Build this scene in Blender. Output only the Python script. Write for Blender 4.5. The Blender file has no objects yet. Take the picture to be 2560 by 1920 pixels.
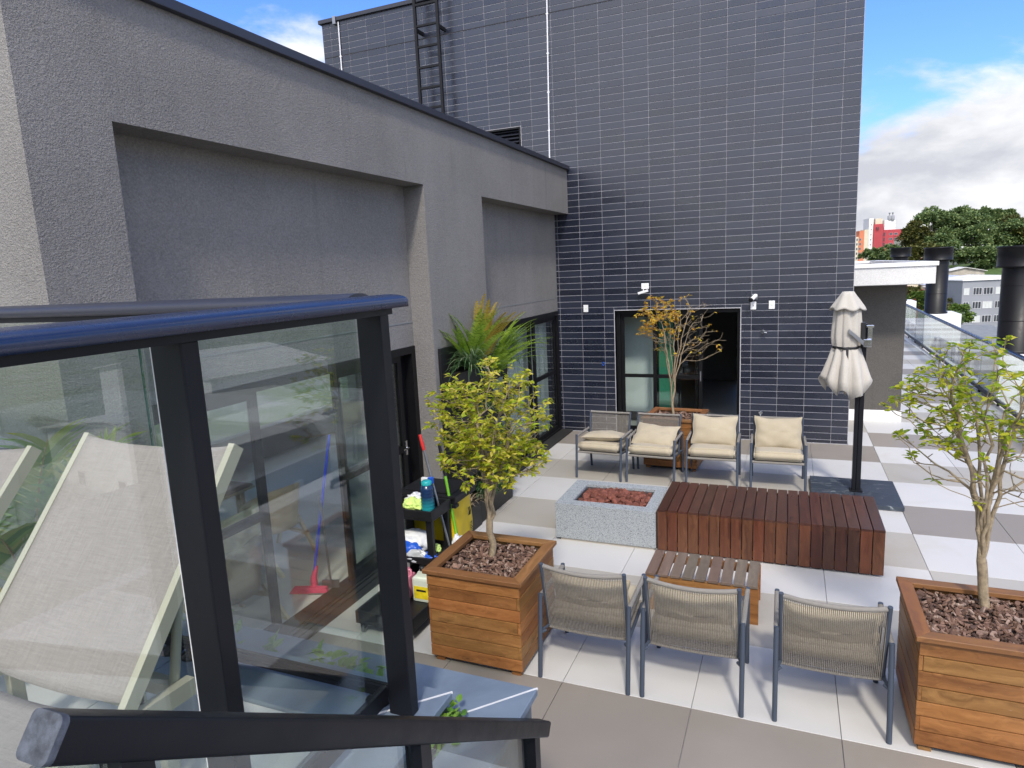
import bpy, bmesh, math, random
import numpy as np
from mathutils import Vector, Matrix, Euler, noise as mnoise
R = math.radians
S = bpy.context.scene
C = S.collection
random.seed(7); rng = np.random.default_rng(7)

# ------------------------------------------------------------------ camera
CAM = Vector((3.379, -11.282, 2.918))
yaw, pitch, roll = -0.401126927, 0.167546233, -0.0465549828
fw = Vector((math.sin(yaw)*math.cos(pitch), math.cos(yaw)*math.cos(pitch), -math.sin(pitch)))
rt = Vector((math.cos(yaw), -math.sin(yaw), 0)); up = rt.cross(fw)
r2 = rt*math.cos(roll)+up*math.sin(roll); u2 = -rt*math.sin(roll)+up*math.cos(roll)
cd = bpy.data.cameras.new('camera'); cam = bpy.data.objects.new('camera', cd); C.objects.link(cam)
m = Matrix((r2, u2, -fw)).transposed().to_4x4(); m.translation = CAM
cam.matrix_world = m
cd.sensor_width = 36; cd.lens = 1649.7/2560*36; cd.clip_start = 0.05; cd.clip_end = 6000
S.camera = cam

# ------------------------------------------------------------------ sun + sky
SUN_EL = R(47); SX, SY = 0.33, -0.944
sd = bpy.data.lights.new('sun', 'SUN'); sd.energy = 2.1; sd.angle = R(6); sd.color = (1.0, 0.93, 0.84)
so = bpy.data.objects.new('sun', sd); C.objects.link(so)
so.rotation_euler = Vector((SX*math.cos(SUN_EL), SY*math.cos(SUN_EL), math.sin(SUN_EL))).to_track_quat('Z', 'Y').to_euler()
so.location = (10, -20, 30)
W = bpy.data.worlds.new('World'); S.world = W; W.use_nodes = True
wn = W.node_tree; wn.nodes.clear(); N = wn.nodes.new; L = wn.links.new
out = N('ShaderNodeOutputWorld'); bg = N('ShaderNodeBackground'); bg.inputs['Strength'].default_value = 0.14
sky = N('ShaderNodeTexSky'); sky.sky_type = 'NISHITA'; sky.sun_disc = False; sky.sun_elevation = SUN_EL
sky.sun_rotation = math.atan2(SX, SY); sky.air_density = 1.3; sky.dust_density = 0.6; sky.ozone_density = 2.0; sky.altitude = 900
tc = N('ShaderNodeTexCoord'); sep = N('ShaderNodeSeparateXYZ'); L(tc.outputs['Generated'], sep.inputs[0])
def wm(op, a, b=None, cl=False):
    n = N('ShaderNodeMath'); n.operation = op; n.use_clamp = cl
    for i, v in enumerate((a, b)):
        if v is None: continue
        if isinstance(v, (int, float)): n.inputs[i].default_value = v
        else: L(v, n.inputs[i])
    return n.outputs[0]
zc = wm('MAXIMUM', sep.outputs[2], 0.0); zd = wm('ADD', zc, 0.45)
cx = wm('DIVIDE', sep.outputs[0], zd); cy = wm('DIVIDE', sep.outputs[1], zd)
cmb = N('ShaderNodeCombineXYZ'); L(cx, cmb.inputs[0]); L(cy, cmb.inputs[1]); L(wm('MULTIPLY', sep.outputs[2], 2.6), cmb.inputs[2])
def wnoise(sc, det, rough, off):
    mp = N('ShaderNodeMapping'); mp.inputs['Location'].default_value = off; L(cmb.outputs[0], mp.inputs[0])
    n = N('ShaderNodeTexNoise'); n.inputs['Scale'].default_value = sc; n.inputs['Detail'].default_value = det; n.inputs['Roughness'].default_value = rough
    n.inputs['Distortion'].default_value = 0.25
    L(mp.outputs[0], n.inputs['Vector']); return n.outputs[0]
CLOUD_OFF = (8.1, 2.7, 3.4)
c1 = wnoise(1.55, 10, 0.55, CLOUD_OFF); c2 = wnoise(2.6, 8, 0.58, (7.3, 2.2, 5.0))
def ramp(v, a, b, x0=0., x1=1.):
    n = N('ShaderNodeMapRange'); n.interpolation_type = 'SMOOTHSTEP'
    n.inputs['From Min'].default_value = a; n.inputs['From Max'].default_value = b
    n.inputs['To Min'].default_value = x0; n.inputs['To Max'].default_value = x1; L(v, n.inputs['Value']); return n.outputs[0]
low = ramp(sep.outputs[2], 0.12, 0.27, 0.17, -0.035)            # more cloud towards the horizon
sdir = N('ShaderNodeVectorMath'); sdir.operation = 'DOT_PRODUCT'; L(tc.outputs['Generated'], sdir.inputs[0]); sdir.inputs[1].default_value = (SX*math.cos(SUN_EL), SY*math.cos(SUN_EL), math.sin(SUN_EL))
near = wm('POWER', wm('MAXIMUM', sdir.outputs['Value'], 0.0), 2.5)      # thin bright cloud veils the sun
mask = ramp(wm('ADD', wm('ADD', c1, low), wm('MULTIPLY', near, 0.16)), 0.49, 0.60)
shade = wm('ADD', wm('MULTIPLY', c2, 0.55), wm('MULTIPLY', c1, 0.45))
cr = N('ShaderNodeValToRGB'); L(shade, cr.inputs[0]); e = cr.color_ramp.elements
e[0].position = 0.42; e[0].color = (3.3, 3.4, 3.75, 1); e[1].position = 0.58; e[1].color = (5.7, 5.7, 5.8, 1)
tint = N('ShaderNodeMixRGB'); tint.blend_type = 'MULTIPLY'; tint.inputs[0].default_value = 1; L(sky.outputs[0], tint.inputs[1]); tint.inputs[2].default_value = (0.52, 0.76, 1.30, 1)
glow = wm('ADD', wm('MULTIPLY', near, 2.0), 1.0)      # added glow: clouds brightened round the sun for fill from behind the camera
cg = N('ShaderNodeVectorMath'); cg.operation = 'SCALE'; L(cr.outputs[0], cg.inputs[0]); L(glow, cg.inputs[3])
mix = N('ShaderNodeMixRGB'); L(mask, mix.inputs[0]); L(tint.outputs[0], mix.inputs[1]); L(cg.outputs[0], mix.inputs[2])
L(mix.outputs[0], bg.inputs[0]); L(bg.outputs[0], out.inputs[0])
S.view_settings.view_transform = 'Standard'; S.view_settings.look = 'None'; S.view_settings.gamma = 1
S.view_settings.exposure = 0.52; S.view_settings.use_curve_mapping = False
S.render.engine = 'CYCLES'; S.cycles.transparent_max_bounces = 32; S.cycles.max_bounces = 10; S.cycles.caustics_reflective = False; S.cycles.caustics_refractive = False

# ------------------------------------------------------------------ materials
MATS = {}
def newmat(name):
    m = bpy.data.materials.new(name); m.use_nodes = True; m.node_tree.nodes.clear(); MATS[name] = m; return m
class NT:
    def __init__(s, m): s.t = m.node_tree; s.m = m
    def n(s, typ, **kw):
        n = s.t.nodes.new('ShaderNode'+typ)
        for k, v in kw.items():
            if k[0] == 'i' and k[1:].isdigit(): s.put(n.inputs[int(k[1:])], v)
            elif k in n.inputs: s.put(n.inputs[k], v)
            else: setattr(n, k, v)
        return n
    def put(s, sock, v):
        if hasattr(v, 'is_linked') or isinstance(v, bpy.types.NodeSocket): s.t.links.new(v, sock)
        else: sock.default_value = v
    def coords(s, kind='Object', scale=(1, 1, 1), rnd=0.0):
        if kind == 'World': v = s.n('NewGeometry').outputs['Position']
        else: v = s.n('TexCoord').outputs[kind]
        mp = s.n('Mapping'); s.put(mp.inputs[0], v); mp.inputs['Scale'].default_value = scale
        if rnd:
            r = s.n('ObjectInfo').outputs['Random']; mul = s.n('VectorMath', operation='SCALE'); mul.inputs[0].default_value = (17, 31, 23); s.put(mul.inputs[3], s.math('MULTIPLY', r, rnd))
            s.put(mp.inputs['Location'], mul.outputs[0])
        return mp.outputs[0]
    def noise(s, vec, scale, detail=4, rough=0.55, dist=0.0):
        n = s.n('TexNoise', Scale=scale, Detail=detail, Roughness=rough, Distortion=dist); s.put(n.inputs['Vector'], vec); return n.outputs['Fac']
    def math(s, op, a, b=0.0, cl=False):
        n = s.n('Math', operation=op, use_clamp=cl); s.put(n.inputs[0], a); s.put(n.inputs[1], b); return n.outputs[0]
    def rng(s, v, a, b, c=0., d=1.):
        n = s.n('MapRange'); s.put(n.inputs[0], v)
        for i, x in enumerate((a, b, c, d)): n.inputs[1+i].default_value = x
        return n.outputs[0]
    def mix(s, f, a, b, mode='MIX'):
        n = s.n('MixRGB', blend_type=mode); s.put(n.inputs[0], f); s.put(n.inputs[1], a if not isinstance(a, tuple) else (*a, 1)[:4]); s.put(n.inputs[2], b if not isinstance(b, tuple) else (*b, 1)[:4]); return n.outputs[0]
    def bump(s, h, strength=0.3, dist=0.01):
        n = s.n('Bump', Strength=strength, Distance=dist); s.put(n.inputs['Height'], h); return n.outputs[0]
    def out(s, col, rough=0.6, bump=None, metal=0.0, spec=0.5, **kw):
        b = s.n('BsdfPrincipled'); s.put(b.inputs['Base Color'], (*col, 1)[:4] if isinstance(col, tuple) else col)
        s.put(b.inputs['Roughness'], rough); s.put(b.inputs['Metallic'], metal); s.put(b.inputs['Specular IOR Level'], spec)
        if bump is not None: s.put(b.inputs['Normal'], bump)
        for k, v in kw.items(): s.put(b.inputs[k.replace('_', ' ')], v)
        o = s.n('OutputMaterial'); s.put(o.inputs[0], b.outputs[0]); return s.m
def M(name, col, rough=0.6, var=0.12, vs=6.0, bump=0.0, bs=60.0, metal=0.0, spec=0.5, coords='Object', rnd=0.5, randcol=0.0):
    t = NT(newmat(name)); v = t.coords(coords, rnd=0 if coords == 'World' else rnd)
    f = t.noise(v, vs, 5, 0.6); d = tuple(c*(1-var) for c in col); l = tuple(min(1, c*(1+var)) for c in col)
    c = t.mix(t.rng(f, 0.3, 0.7), d, l)
    if randcol:
        r = t.n('ObjectInfo').outputs['Random']; c = t.mix(1.0, c, t.n('CombineXYZ', i0=t.rng(r, 0, 1, 1-randcol, 1+randcol), i1=t.rng(r, 0, 1, 1-randcol, 1+randcol), i2=t.rng(r, 0, 1, 1-randcol, 1+randcol)).outputs[0], 'MULTIPLY')
    b = t.bump(t.noise(v, bs, 4, 0.6), bump, 0.01) if bump else None
    rg = t.rng(f, 0.2, 0.8, max(0.02, rough-0.07), min(1, rough+0.07))
    return t.out(c, rg, b, metal, spec)
def stucco(name, col, streak=0.25, bump=0.55):
    t = NT(newmat(name)); v = t.coords('World'); vs = t.coords('World', (1.6, 1.6, 0.35))
    big = t.noise(v, 0.8, 5, 0.6); st = t.noise(vs, 2.2, 6, 0.65); fine = t.noise(v, 90, 3, 0.6)
    mv = t.coords('World', (1, 1.0, 1.6)); worm = t.noise(mv, 42, 4, 0.55, 1.2)
    a = tuple(c*0.78 for c in col); b = tuple(c*1.16 for c in col)
    c = t.mix(t.rng(big, 0.3, 0.7), a, b); c = t.mix(t.math('MULTIPLY', t.rng(st, 0.45, 0.75), streak), c, tuple(min(1, x*1.35) for x in col))
    c = t.mix(0.34, c, t.mix(t.rng(t.math('ADD', t.math('MULTIPLY', fine, 0.6), t.math('MULTIPLY', worm, 0.4)), 0.38, 0.62), tuple(x*0.45 for x in col), tuple(min(1, x*1.6) for x in col)))
    drip = t.noise(t.coords('World', (5, 5, 0.22)), 1.5, 5, 0.6); c = t.mix(t.math('MULTIPLY', t.rng(drip, 0.60, 0.74), 0.28), c, tuple(x*0.62 for x in col))
    h = t.math('ADD', t.math('MULTIPLY', worm, 1.0), t.math('MULTIPLY', fine, 0.5))
    return t.out(c, 0.92, t.bump(h, bump*1.15, 0.018), 0, 0.2)
stucco('stucco_grey', (0.226, 0.215, 0.203)); stucco('stucco_white', (0.66, 0.65, 0.62), 0.1, 0.12); stucco('stucco_dark', (0.115, 0.108, 0.098), 0.2, 0.35)

# facade tile: glazed navy, per-tile shade from its grid cell
TP, TH, TZ0 = 0.40324, 0.1088, 2.461
def tile_mat():
    t = NT(newmat('tile_navy')); p = t.n('NewGeometry').outputs['Position']
    a = t.n('VectorMath', operation='SUBTRACT'); t.put(a.inputs[0], p); a.inputs[1].default_value = (0, 0, TZ0)
    b = t.n('VectorMath', operation='DIVIDE'); t.put(b.inputs[0], a.outputs[0]); b.inputs[1].default_value = (TP, 5000., TH)
    f = t.n('VectorMath', operation='FLOOR'); t.put(f.inputs[0], b.outputs[0])
    w = t.n('TexWhiteNoise', noise_dimensions='3D'); t.put(w.inputs[0], f.outputs[0])
    v = t.coords('World'); n = t.noise(v, 5, 5, 0.6); fine = t.noise(v, 220, 2, 0.5)
    c = t.mix(w.outputs['Value'], (0.0080, 0.0105, 0.0215), (0.0150, 0.0195, 0.0365))
    st = t.noise(t.coords('World', (14, 1, 1.3)), 1.6, 5, 0.6)
    c = t.mix(t.math('MULTIPLY', t.rng(st, 0.62, 0.80), 0.22), c, (0.11, 0.12, 0.15))
    w2 = t.n('TexWhiteNoise', noise_dimensions='3D'); off = t.n('VectorMath', operation='ADD'); t.put(off.inputs[0], f.outputs[0]); off.inputs[1].default_value = (31, 7, 3); t.put(w2.inputs[0], off.outputs[0])
    sub = t.n('VectorMath', operation='SUBTRACT'); t.put(sub.inputs[0], w2.outputs['Color']); sub.inputs[1].default_value = (0.5, 0.5, 0.5)
    sc = t.n('VectorMath', operation='SCALE'); t.put(sc.inputs[0], sub.outputs[0]); sc.inputs[3].default_value = 0.022
    bn = t.bump(t.math('ADD', t.math('MULTIPLY', n, 0.35), t.math('MULTIPLY', fine, 0.03)), 0.10, 0.01)
    ad = t.n('VectorMath', operation='ADD'); t.put(ad.inputs[0], bn); t.put(ad.inputs[1], sc.outputs[0])
    nm = t.n('VectorMath', operation='NORMALIZE'); t.put(nm.inputs[0], ad.outputs[0])
    rr = t.math('ADD', t.rng(n, 0.25, 0.75, 0.20, 0.30), t.math('MULTIPLY', w.outputs['Value'], 0.08))
    return t.out(c, rr, nm.outputs[0], 0, 0.9)
tile_mat()
M('grout', (0.40, 0.395, 0.42), 0.85, 0.2, 3, coords='World'); M('grout_dark', (0.02, 0.02, 0.025), 0.8)
def floor_tile(name, col, cloud):
    t = NT(newmat(name)); v = t.coords('World'); r = t.n('ObjectInfo').outputs['Random']
    n = t.noise(v, 1.3, 6, 0.62, 0.5); sp = t.noise(v, 330, 2, 0.6); brush = t.noise(t.coords('World', (3, 22, 1)), 2.0, 5, 0.6)
    c = t.mix(t.rng(n, 0.3, 0.7), tuple(x*(1-cloud) for x in col), tuple(min(.95, x*(1+cloud*.6)) for x in col))
    c = t.mix(t.math('MULTIPLY', t.rng(brush, 0.4, 0.7), cloud*1.6), c, tuple(x*0.86 for x in col))
    c = t.mix(0.22, c, t.mix(t.rng(sp, 0.38, 0.62), tuple(x*0.72 for x in col), tuple(min(1, x*1.18) for x in col)))
    stn = t.noise(v, 0.55, 4, 0.7, 1.0); c = t.mix(t.math('MULTIPLY', t.rng(stn, 0.56, 0.76), 0.30), c, tuple(x*y for x, y in zip(col, (0.72, 0.64, 0.50))))
    k = t.rng(r, 0, 1, 0.955, 1.03); c = t.mix(1.0, c, t.n('CombineXYZ', i0=k, i1=k, i2=k).outputs[0], 'MULTIPLY')
    return t.out(c, t.rng(n, 0.3, 0.7, 0.42, 0.56), t.bump(t.noise(v, 260, 2), 0.05, 0.004), 0, 0.42)
floor_tile('porcelain_white', (0.55, 0.54, 0.52), 0.05); floor_tile('porcelain_beige', (0.40, 0.375, 0.33), 0.10); floor_tile('porcelain_taupe', (0.265, 0.236, 0.204), 0.10)
floor_tile('porcelain_inside', (0.55, 0.53, 0.50), 0.10)
def slate(name, col, patch):
    t = NT(newmat(name)); v = t.coords('World', (1, 1, 1)); n = t.noise(v, 2.5, 7, 0.65, 0.6); p = t.noise(t.coords('World', (2.0, 4.5, 2)), 2.2, 7, 0.7, 1.4)
    c = t.mix(t.rng(n, 0.3, 0.7), tuple(x*0.72 for x in col), tuple(x*1.25 for x in col)); c = t.mix(t.math('MULTIPLY', t.rng(p, 0.58, 0.66), patch), c, (0.27, 0.30, 0.30))
    sc = t.noise(t.coords('World', (5, 60, 5)), 1.4, 4, 0.7, 2.5); c = t.mix(t.math('MULTIPLY', t.rng(sc, 0.68, 0.78), 0.25), c, (0.40, 0.44, 0.48))
    return t.out(c, t.rng(n, 0.3, 0.7, 0.42, 0.62), t.bump(n, 0.12, 0.01), 0, 0.5)
slate('slate_blue', (0.145, 0.185, 0.235), 0.10); slate('slate_base', (0.032, 0.042, 0.058), 0.85)
M('slate_joint', (0.62, 0.62, 0.62), 0.8); M('concrete', (0.20, 0.21, 0.21), 0.85, 0.2, 4, 0.3, 40, coords='World')
def wood(name, dark, mid, light, knots=0.5, rough=0.55, wear=0.0, gs=1.0):
    t = NT(newmat(name)); v = t.coords('Object', (1.6*gs, 26*gs, 26*gs), rnd=1.0); v1 = t.coords('Object', (3, 9, 9), rnd=1.0)
    warp = t.noise(t.coords('Object', (2, 3, 3), rnd=1.0), 1.6, 3, 0.5)
    vv = t.n('VectorMath', operation='ADD'); t.put(vv.inputs[0], v); wv = t.n('CombineXYZ', i0=0., i1=t.math('MULTIPLY', warp, 5.0), i2=t.math('MULTIPLY', warp, 5.0)); t.put(vv.inputs[1], wv.outputs[0])
    g = t.noise(vv.outputs[0], 1.0, 7, 0.65, 0.4); big = t.noise(v1, 0.9, 4, 0.6)
    c = t.mix(t.rng(g, 0.32, 0.68), dark, light); c = t.mix(t.rng(big, 0.3, 0.7, 0, 0.7), c, mid)
    vo = t.n('TexVoronoi', Scale=1.0, Randomness=1.0); t.put(vo.inputs['Vector'], t.coords('Object', (3.2, 9.0, 9.0), rnd=1.0)); kd = vo.outputs['Distance']
    ring = t.math('SINE', t.math('MULTIPLY', kd, 55.0)); kn = t.rng(kd, 0.04, 0.24, 1.0, 0.0)
    c = t.mix(t.math('MULTIPLY', t.math('MULTIPLY', kn, t.rng(ring, -1, 1, 0.4, 1)), knots), c, tuple(x*0.42 for x in dark))
    r = t.n('ObjectInfo').outputs['Random']; k = t.rng(r, 0, 1, 0.78, 1.2); k2 = t.rng(t.math('FRACT', t.math('MULTIPLY', r, 7.31)), 0, 1, 0.86, 1.12)
    c = t.mix(1.0, c, t.n('CombineXYZ', i0=k, i1=t.math('MULTIPLY', k, k2), i2=t.math('MULTIPLY', k, k2)).outputs[0], 'MULTIPLY')
    if wear: c = t.mix(t.math('MULTIPLY', t.rng(t.noise(t.coords('Object', (9, 40, 40), rnd=1.0), 1.2, 5, 0.7), 0.66, 0.72), wear), c, (0.55, 0.47, 0.36))
    return t.out(c, t.rng(g, 0.3, 0.7, rough-.1, rough+.1), t.bump(g, 0.18, 0.004), 0, 0.35)
wood('wood_orange', (0.135, 0.056, 0.016), (0.265, 0.117, 0.034), (0.38, 0.185, 0.060), 0.75, 0.5, 0.25)
wood('wood_rim', (0.14, 0.060, 0.022), (0.22, 0.098, 0.036), (0.29, 0.138, 0.052), 0.4, 0.55)
wood('wood_dark', (0.032, 0.013, 0.010), (0.056, 0.022, 0.016), (0.100, 0.040, 0.024), 0.5, 0.36, 0.05)
wood('wood_red', (0.050, 0.017, 0.010), (0.100, 0.035, 0.018), (0.165, 0.064, 0.030), 0.55, 0.38)
wood('wood_weathered', (0.105, 0.075, 0.055), (0.155, 0.115, 0.088), (0.215, 0.165, 0.125), 0.2, 0.7)
wood('wood_pale', (0.52, 0.39, 0.23), (0.62, 0.48, 0.30), (0.70, 0.56, 0.36), 0.1, 0.5)
def bark():
    t = NT(newmat('bark_chip')); v = t.coords('Object', (1, 1, 1)); r = t.n('NewGeometry').outputs['Random Per Island']; n = t.noise(v, 45, 4, 0.6)
    cr = t.n('ValToRGB'); t.put(cr.inputs[0], r); el = cr.color_ramp.elements; el[0].color = (0.055, 0.030, 0.022, 1); el[1].color = (0.42, 0.31, 0.25, 1)
    q = el.new(0.45); q.color = (0.17, 0.090, 0.060, 1); q = el.new(0.75); q.color = (0.28, 0.165, 0.115, 1)
    return t.out(t.mix(t.rng(n, 0.3, 0.7, 0, 0.6), cr.outputs[0], (0.05, 0.028, 0.02)), 0.85, t.bump(n, 0.5, 0.01))
bark()
M('soil', (0.025, 0.018, 0.013), 0.95, 0.3, 20, 0.5, 60)
M('lava_stone', (0.225, 0.075, 0.050), 0.9, 0.35, 24, 0.9, 70, randcol=0.4)
def granite():
    t = NT(newmat('granite')); v = t.coords('World', (1, 1, 1)); v2 = t.coords('World', (1, 1, 2.2)); n = t.noise(v, 170, 3, 0.7); d = t.noise(v2, 75, 3, 0.55)
    c = t.mix(t.rng(n, 0.36, 0.64), (0.15, 0.165, 0.175), (0.50, 0.53, 0.54)); c = t.mix(t.rng(d, 0.60, 0.64), c, (0.07, 0.08, 0.09))
    w = t.noise(t.coords('World', (1, 1, 1.3)), 1.7, 4, 0.6)
    return t.out(t.mix(t.math('MULTIPLY', t.rng(w, 0.62, 0.70), 0.35), c, (0.11, 0.12, 0.125)), 0.5, t.bump(n, 0.06, 0.004), 0, 0.4)
granite()
M('plinth_stone', (0.52, 0.48, 0.41), 0.7)
def metal(name, col, rough, spec=0.5, scuff=0.3):
    t = NT(newmat(name)); v = t.coords('World'); n = t.noise(v, 12, 6, 0.65); f = t.noise(v, 400, 2); s = t.noise(v, 9, 8, 0.75, 1.0)
    c = t.mix(t.math('MULTIPLY', t.rng(s, 0.70, 0.78), scuff), col, tuple(min(1, x*5+0.05) for x in col))
    return t.out(c, t.rng(n, 0.3, 0.7, rough-.06, rough+.08), t.bump(f, 0.05, 0.002), 0, spec)
metal('alu_black', (0.0055, 0.0062, 0.009), 0.42, 0.28, 0.12); metal('alu_navy', (0.009, 0.018, 0.052), 0.27, 0.72, 0.03); metal('frame_black', (0.005, 0.005, 0.006), 0.42, 0.3, 0.1)
metal('chair_frame', (0.052, 0.066, 0.092), 0.5, 0.4, 0.15); metal('chimney_black', (0.006, 0.006, 0.007), 0.42, 0.3, 0.1); metal('coping_metal', (0.022, 0.024, 0.035), 0.42, 0.6)
M('scuffed_plastic', (0.070, 0.078, 0.095), 0.65, 0.8, 34, 0.2, 90, rnd=0); M('chrome', (0.7, 0.7, 0.72), 0.15, 0.05, metal=1.0); M('steel_grey', (0.30, 0.31, 0.33), 0.35, 0.1, metal=0.8)
M('plastic_black', (0.008, 0.008, 0.009), 0.5, 0.2, 9); M('plastic_white', (0.78, 0.78, 0.77), 0.4, 0.04); M('paint_white', (0.80, 0.80, 0.79), 0.5, 0.06, 2, coords='World')
M('conduit_white', (0.72, 0.72, 0.74), 0.45, 0.06)
def rope():
    t = NT(newmat('rope')); v = t.coords('Object'); w = t.n('TexWave', Scale=110.0, wave_type='BANDS', bands_direction='X'); t.put(w.inputs['Vector'], v); n = t.noise(v, 60, 3)
    w2 = t.n('TexWave', Scale=70.0, wave_type='BANDS', bands_direction='DIAGONAL'); t.put(w2.inputs['Vector'], v)
    c = t.mix(t.rng(n, 0.3, 0.7), (0.20, 0.18, 0.155), (0.29, 0.265, 0.23)); return t.out(c, 0.75, t.bump(w2.outputs['Fac'], 0.4, 0.003), 0, 0.3)
def ropewrap(name, axis):
    t = NT(newmat(name)); v = t.coords('Object'); w = t.n('TexWave', Scale=52.0, wave_type='BANDS', bands_direction=axis); t.put(w.inputs['Vector'], v); n = t.noise(v, 40, 3)
    c = t.mix(t.rng(w.outputs['Fac'], 0, 0.5), (0.16, 0.145, 0.125), (0.36, 0.335, 0.30)); return t.out(c, 0.75, t.bump(w.outputs['Fac'], 0.8, 0.004), 0, 0.3)
rope(); ropewrap('rope_wrap_x', 'X'); ropewrap('rope_wrap_y', 'Y')
def fabric(name, a, b, sc=260, rough=0.9, sheen=0.2, stretch=(1, 1, 1)):
    t = NT(newmat(name)); v = t.coords('Object', rnd=0.4); th = t.coords('Object', stretch, rnd=0.4); n = t.noise(v, 4, 5, 0.6); x = t.noise(th, sc, 3, 0.65)
    c = t.mix(t.rng(x, 0.3, 0.7), a, b); c = t.mix(t.math('MULTIPLY', t.rng(n, 0.4, 0.75), 0.25), c, tuple(q*0.82 for q in a))
    return t.out(c, rough, t.bump(t.math('ADD', x, t.math('MULTIPLY', n, 2.0)), 0.25, 0.004), 0, 0.2, Sheen_Weight=sheen)
fabric('cushion_khaki', (0.36, 0.305, 0.215), (0.47, 0.41, 0.30)); fabric('canvas_ecru', (0.43, 0.40, 0.35), (0.53, 0.495, 0.44), 120)
def mesh_fabric():
    t = NT(newmat('lounger_mesh')); va = t.coords('Object', (1.2, 22, 22)); vb = t.coords('Object', (22, 1.2, 1.2)); a = t.noise(va, 9, 5, 0.75); b = t.noise(vb, 9, 5, 0.75)
    v = t.coords('Object'); w1 = t.n('TexWave', Scale=150.0, bands_direction='X'); t.put(w1.inputs['Vector'], v); w2 = t.n('TexWave', Scale=150.0, bands_direction='Y'); t.put(w2.inputs['Vector'], v)
    k = t.math('ADD', t.math('MULTIPLY', a, 0.5), t.math('MULTIPLY', b, 0.5)); g = t.math('MULTIPLY', w1.outputs['Fac'], w2.outputs['Fac'])
    k2 = t.math('ADD', t.rng(k, 0.34, 0.66, 0, 0.8), t.math('MULTIPLY', g, 0.3))
    return t.out(t.mix(k2, (0.215, 0.185, 0.170), (0.36, 0.32, 0.295)), 0.8, t.bump(k2, 0.35, 0.002), 0, 0.25)
mesh_fabric()
M('lounger_frame', (0.40, 0.375, 0.285), 0.45, 0.06, 3)
def glass(name, tint, ior=1.5, rough=0.0):
    t = NT(newmat(name)); tr = t.n('BsdfTransparent'); tr.inputs[0].default_value = (*tint, 1); gl = t.n('BsdfGlossy'); gl.inputs['Roughness'].default_value = rough; gl.inputs[0].default_value = (1, 1, 1, 1)
    bf = t.n('NewGeometry').outputs['Backfacing']; fr = t.n('Fresnel'); t.put(fr.inputs[0], t.rng(bf, 0, 1, ior, 1/ior)); mx = t.n('MixShader'); t.put(mx.inputs[0], fr.outputs[0]); t.put(mx.inputs[1], tr.outputs[0]); t.put(mx.inputs[2], gl.outputs[0])
    o = t.n('OutputMaterial'); t.put(o.inputs[0], mx.outputs[0]); return t.m
glass('glass_clear', (0.91, 0.945, 0.925), 1.58); glass('glass_window', (0.86, 0.90, 0.89)); glass('glass_edge', (0.25, 0.55, 0.5))
def leafmat(name, ramp, trans=0.35, rough=0.42, spots=0.0):
    t = NT(newmat(name)); r = t.n('NewGeometry').outputs['Random Per Island']; cr = t.n('ValToRGB'); t.put(cr.inputs[0], r); el = cr.color_ramp.elements
    el[0].position = 0; el[0].color = (*ramp[0], 1); el[1].position = 1; el[1].color = (*ramp[-1], 1)
    for i, c in enumerate(ramp[1:-1]): q = el.new((i+1)/(len(ramp)-1)); q.color = (*c, 1)
    n = t.noise(t.coords('Object'), 30, 3); c = t.mix(t.math('MULTIPLY', n, 0.4), cr.outputs[0], tuple(x*0.6 for x in ramp[0]))
    b = t.n('BsdfPrincipled'); t.put(b.inputs['Base Color'], c); b.inputs['Roughness'].default_value = rough; b.inputs['Specular IOR Level'].default_value = 0.4
    tl = t.n('BsdfTranslucent'); t.put(tl.inputs[0], c); mx = t.n('MixShader'); mx.inputs[0].default_value = trans; t.put(mx.inputs[1], b.outputs[0]); t.put(mx.inputs[2], tl.outputs[0])
    o = t.n('OutputMaterial'); t.put(o.inputs[0], mx.outputs[0]); return t.m
leafmat('leaf_lime', [(0.26, 0.38, 0.025), (0.42, 0.52, 0.035), (0.50, 0.53, 0.040), (0.72, 0.68, 0.06), (0.82, 0.73, 0.10), (0.84, 0.66, 0.18)], 0.55)
leafmat('leaf_green', [(0.18, 0.30, 0.02), (0.34, 0.46, 0.025), (0.40, 0.47, 0.030), (0.64, 0.63, 0.05), (0.76, 0.68, 0.08)], 0.55)
leafmat('leaf_gold', [(0.60, 0.50, 0.04), (0.78, 0.55, 0.06), (0.72, 0.40, 0.06), (0.58, 0.24, 0.05)], 0.45)
leafmat('fern_green', [(0.20, 0.34, 0.03), (0.38, 0.55, 0.06), (0.50, 0.66, 0.09)], 0.45); leafmat('fern_rust', [(0.40, 0.30, 0.05), (0.55, 0.38, 0.06), (0.48, 0.44, 0.07)], 0.4)
leafmat('grass_blade', [(0.05, 0.12, 0.04), (0.13, 0.25, 0.09), (0.42, 0.50, 0.30)]); leafmat('palm_leaf', [(0.08, 0.21, 0.022), (0.20, 0.38, 0.045), (0.34, 0.48, 0.07), (0.48, 0.46, 0.08)], 0.45)
leafmat('seedling_leaf', [(0.10, 0.25, 0.03), (0.19, 0.36, 0.045), (0.27, 0.42, 0.06)]); leafmat('conifer', [(0.03, 0.085, 0.03), (0.06, 0.14, 0.045)])
leafmat('crown_dark', [(0.085, 0.15, 0.06), (0.15, 0.23, 0.085), (0.24, 0.32, 0.11), (0.33, 0.38, 0.13)], 0.3, 0.6)
leafmat('crown_olive', [(0.06, 0.08, 0.018), (0.12, 0.13, 0.03), (0.18, 0.15, 0.035), (0.09, 0.13, 0.03)], 0.15, 0.6)
leafmat('crown_bright', [(0.05, 0.11, 0.02), (0.10, 0.19, 0.03), (0.22, 0.27, 0.04)], 0.2, 0.6)
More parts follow.
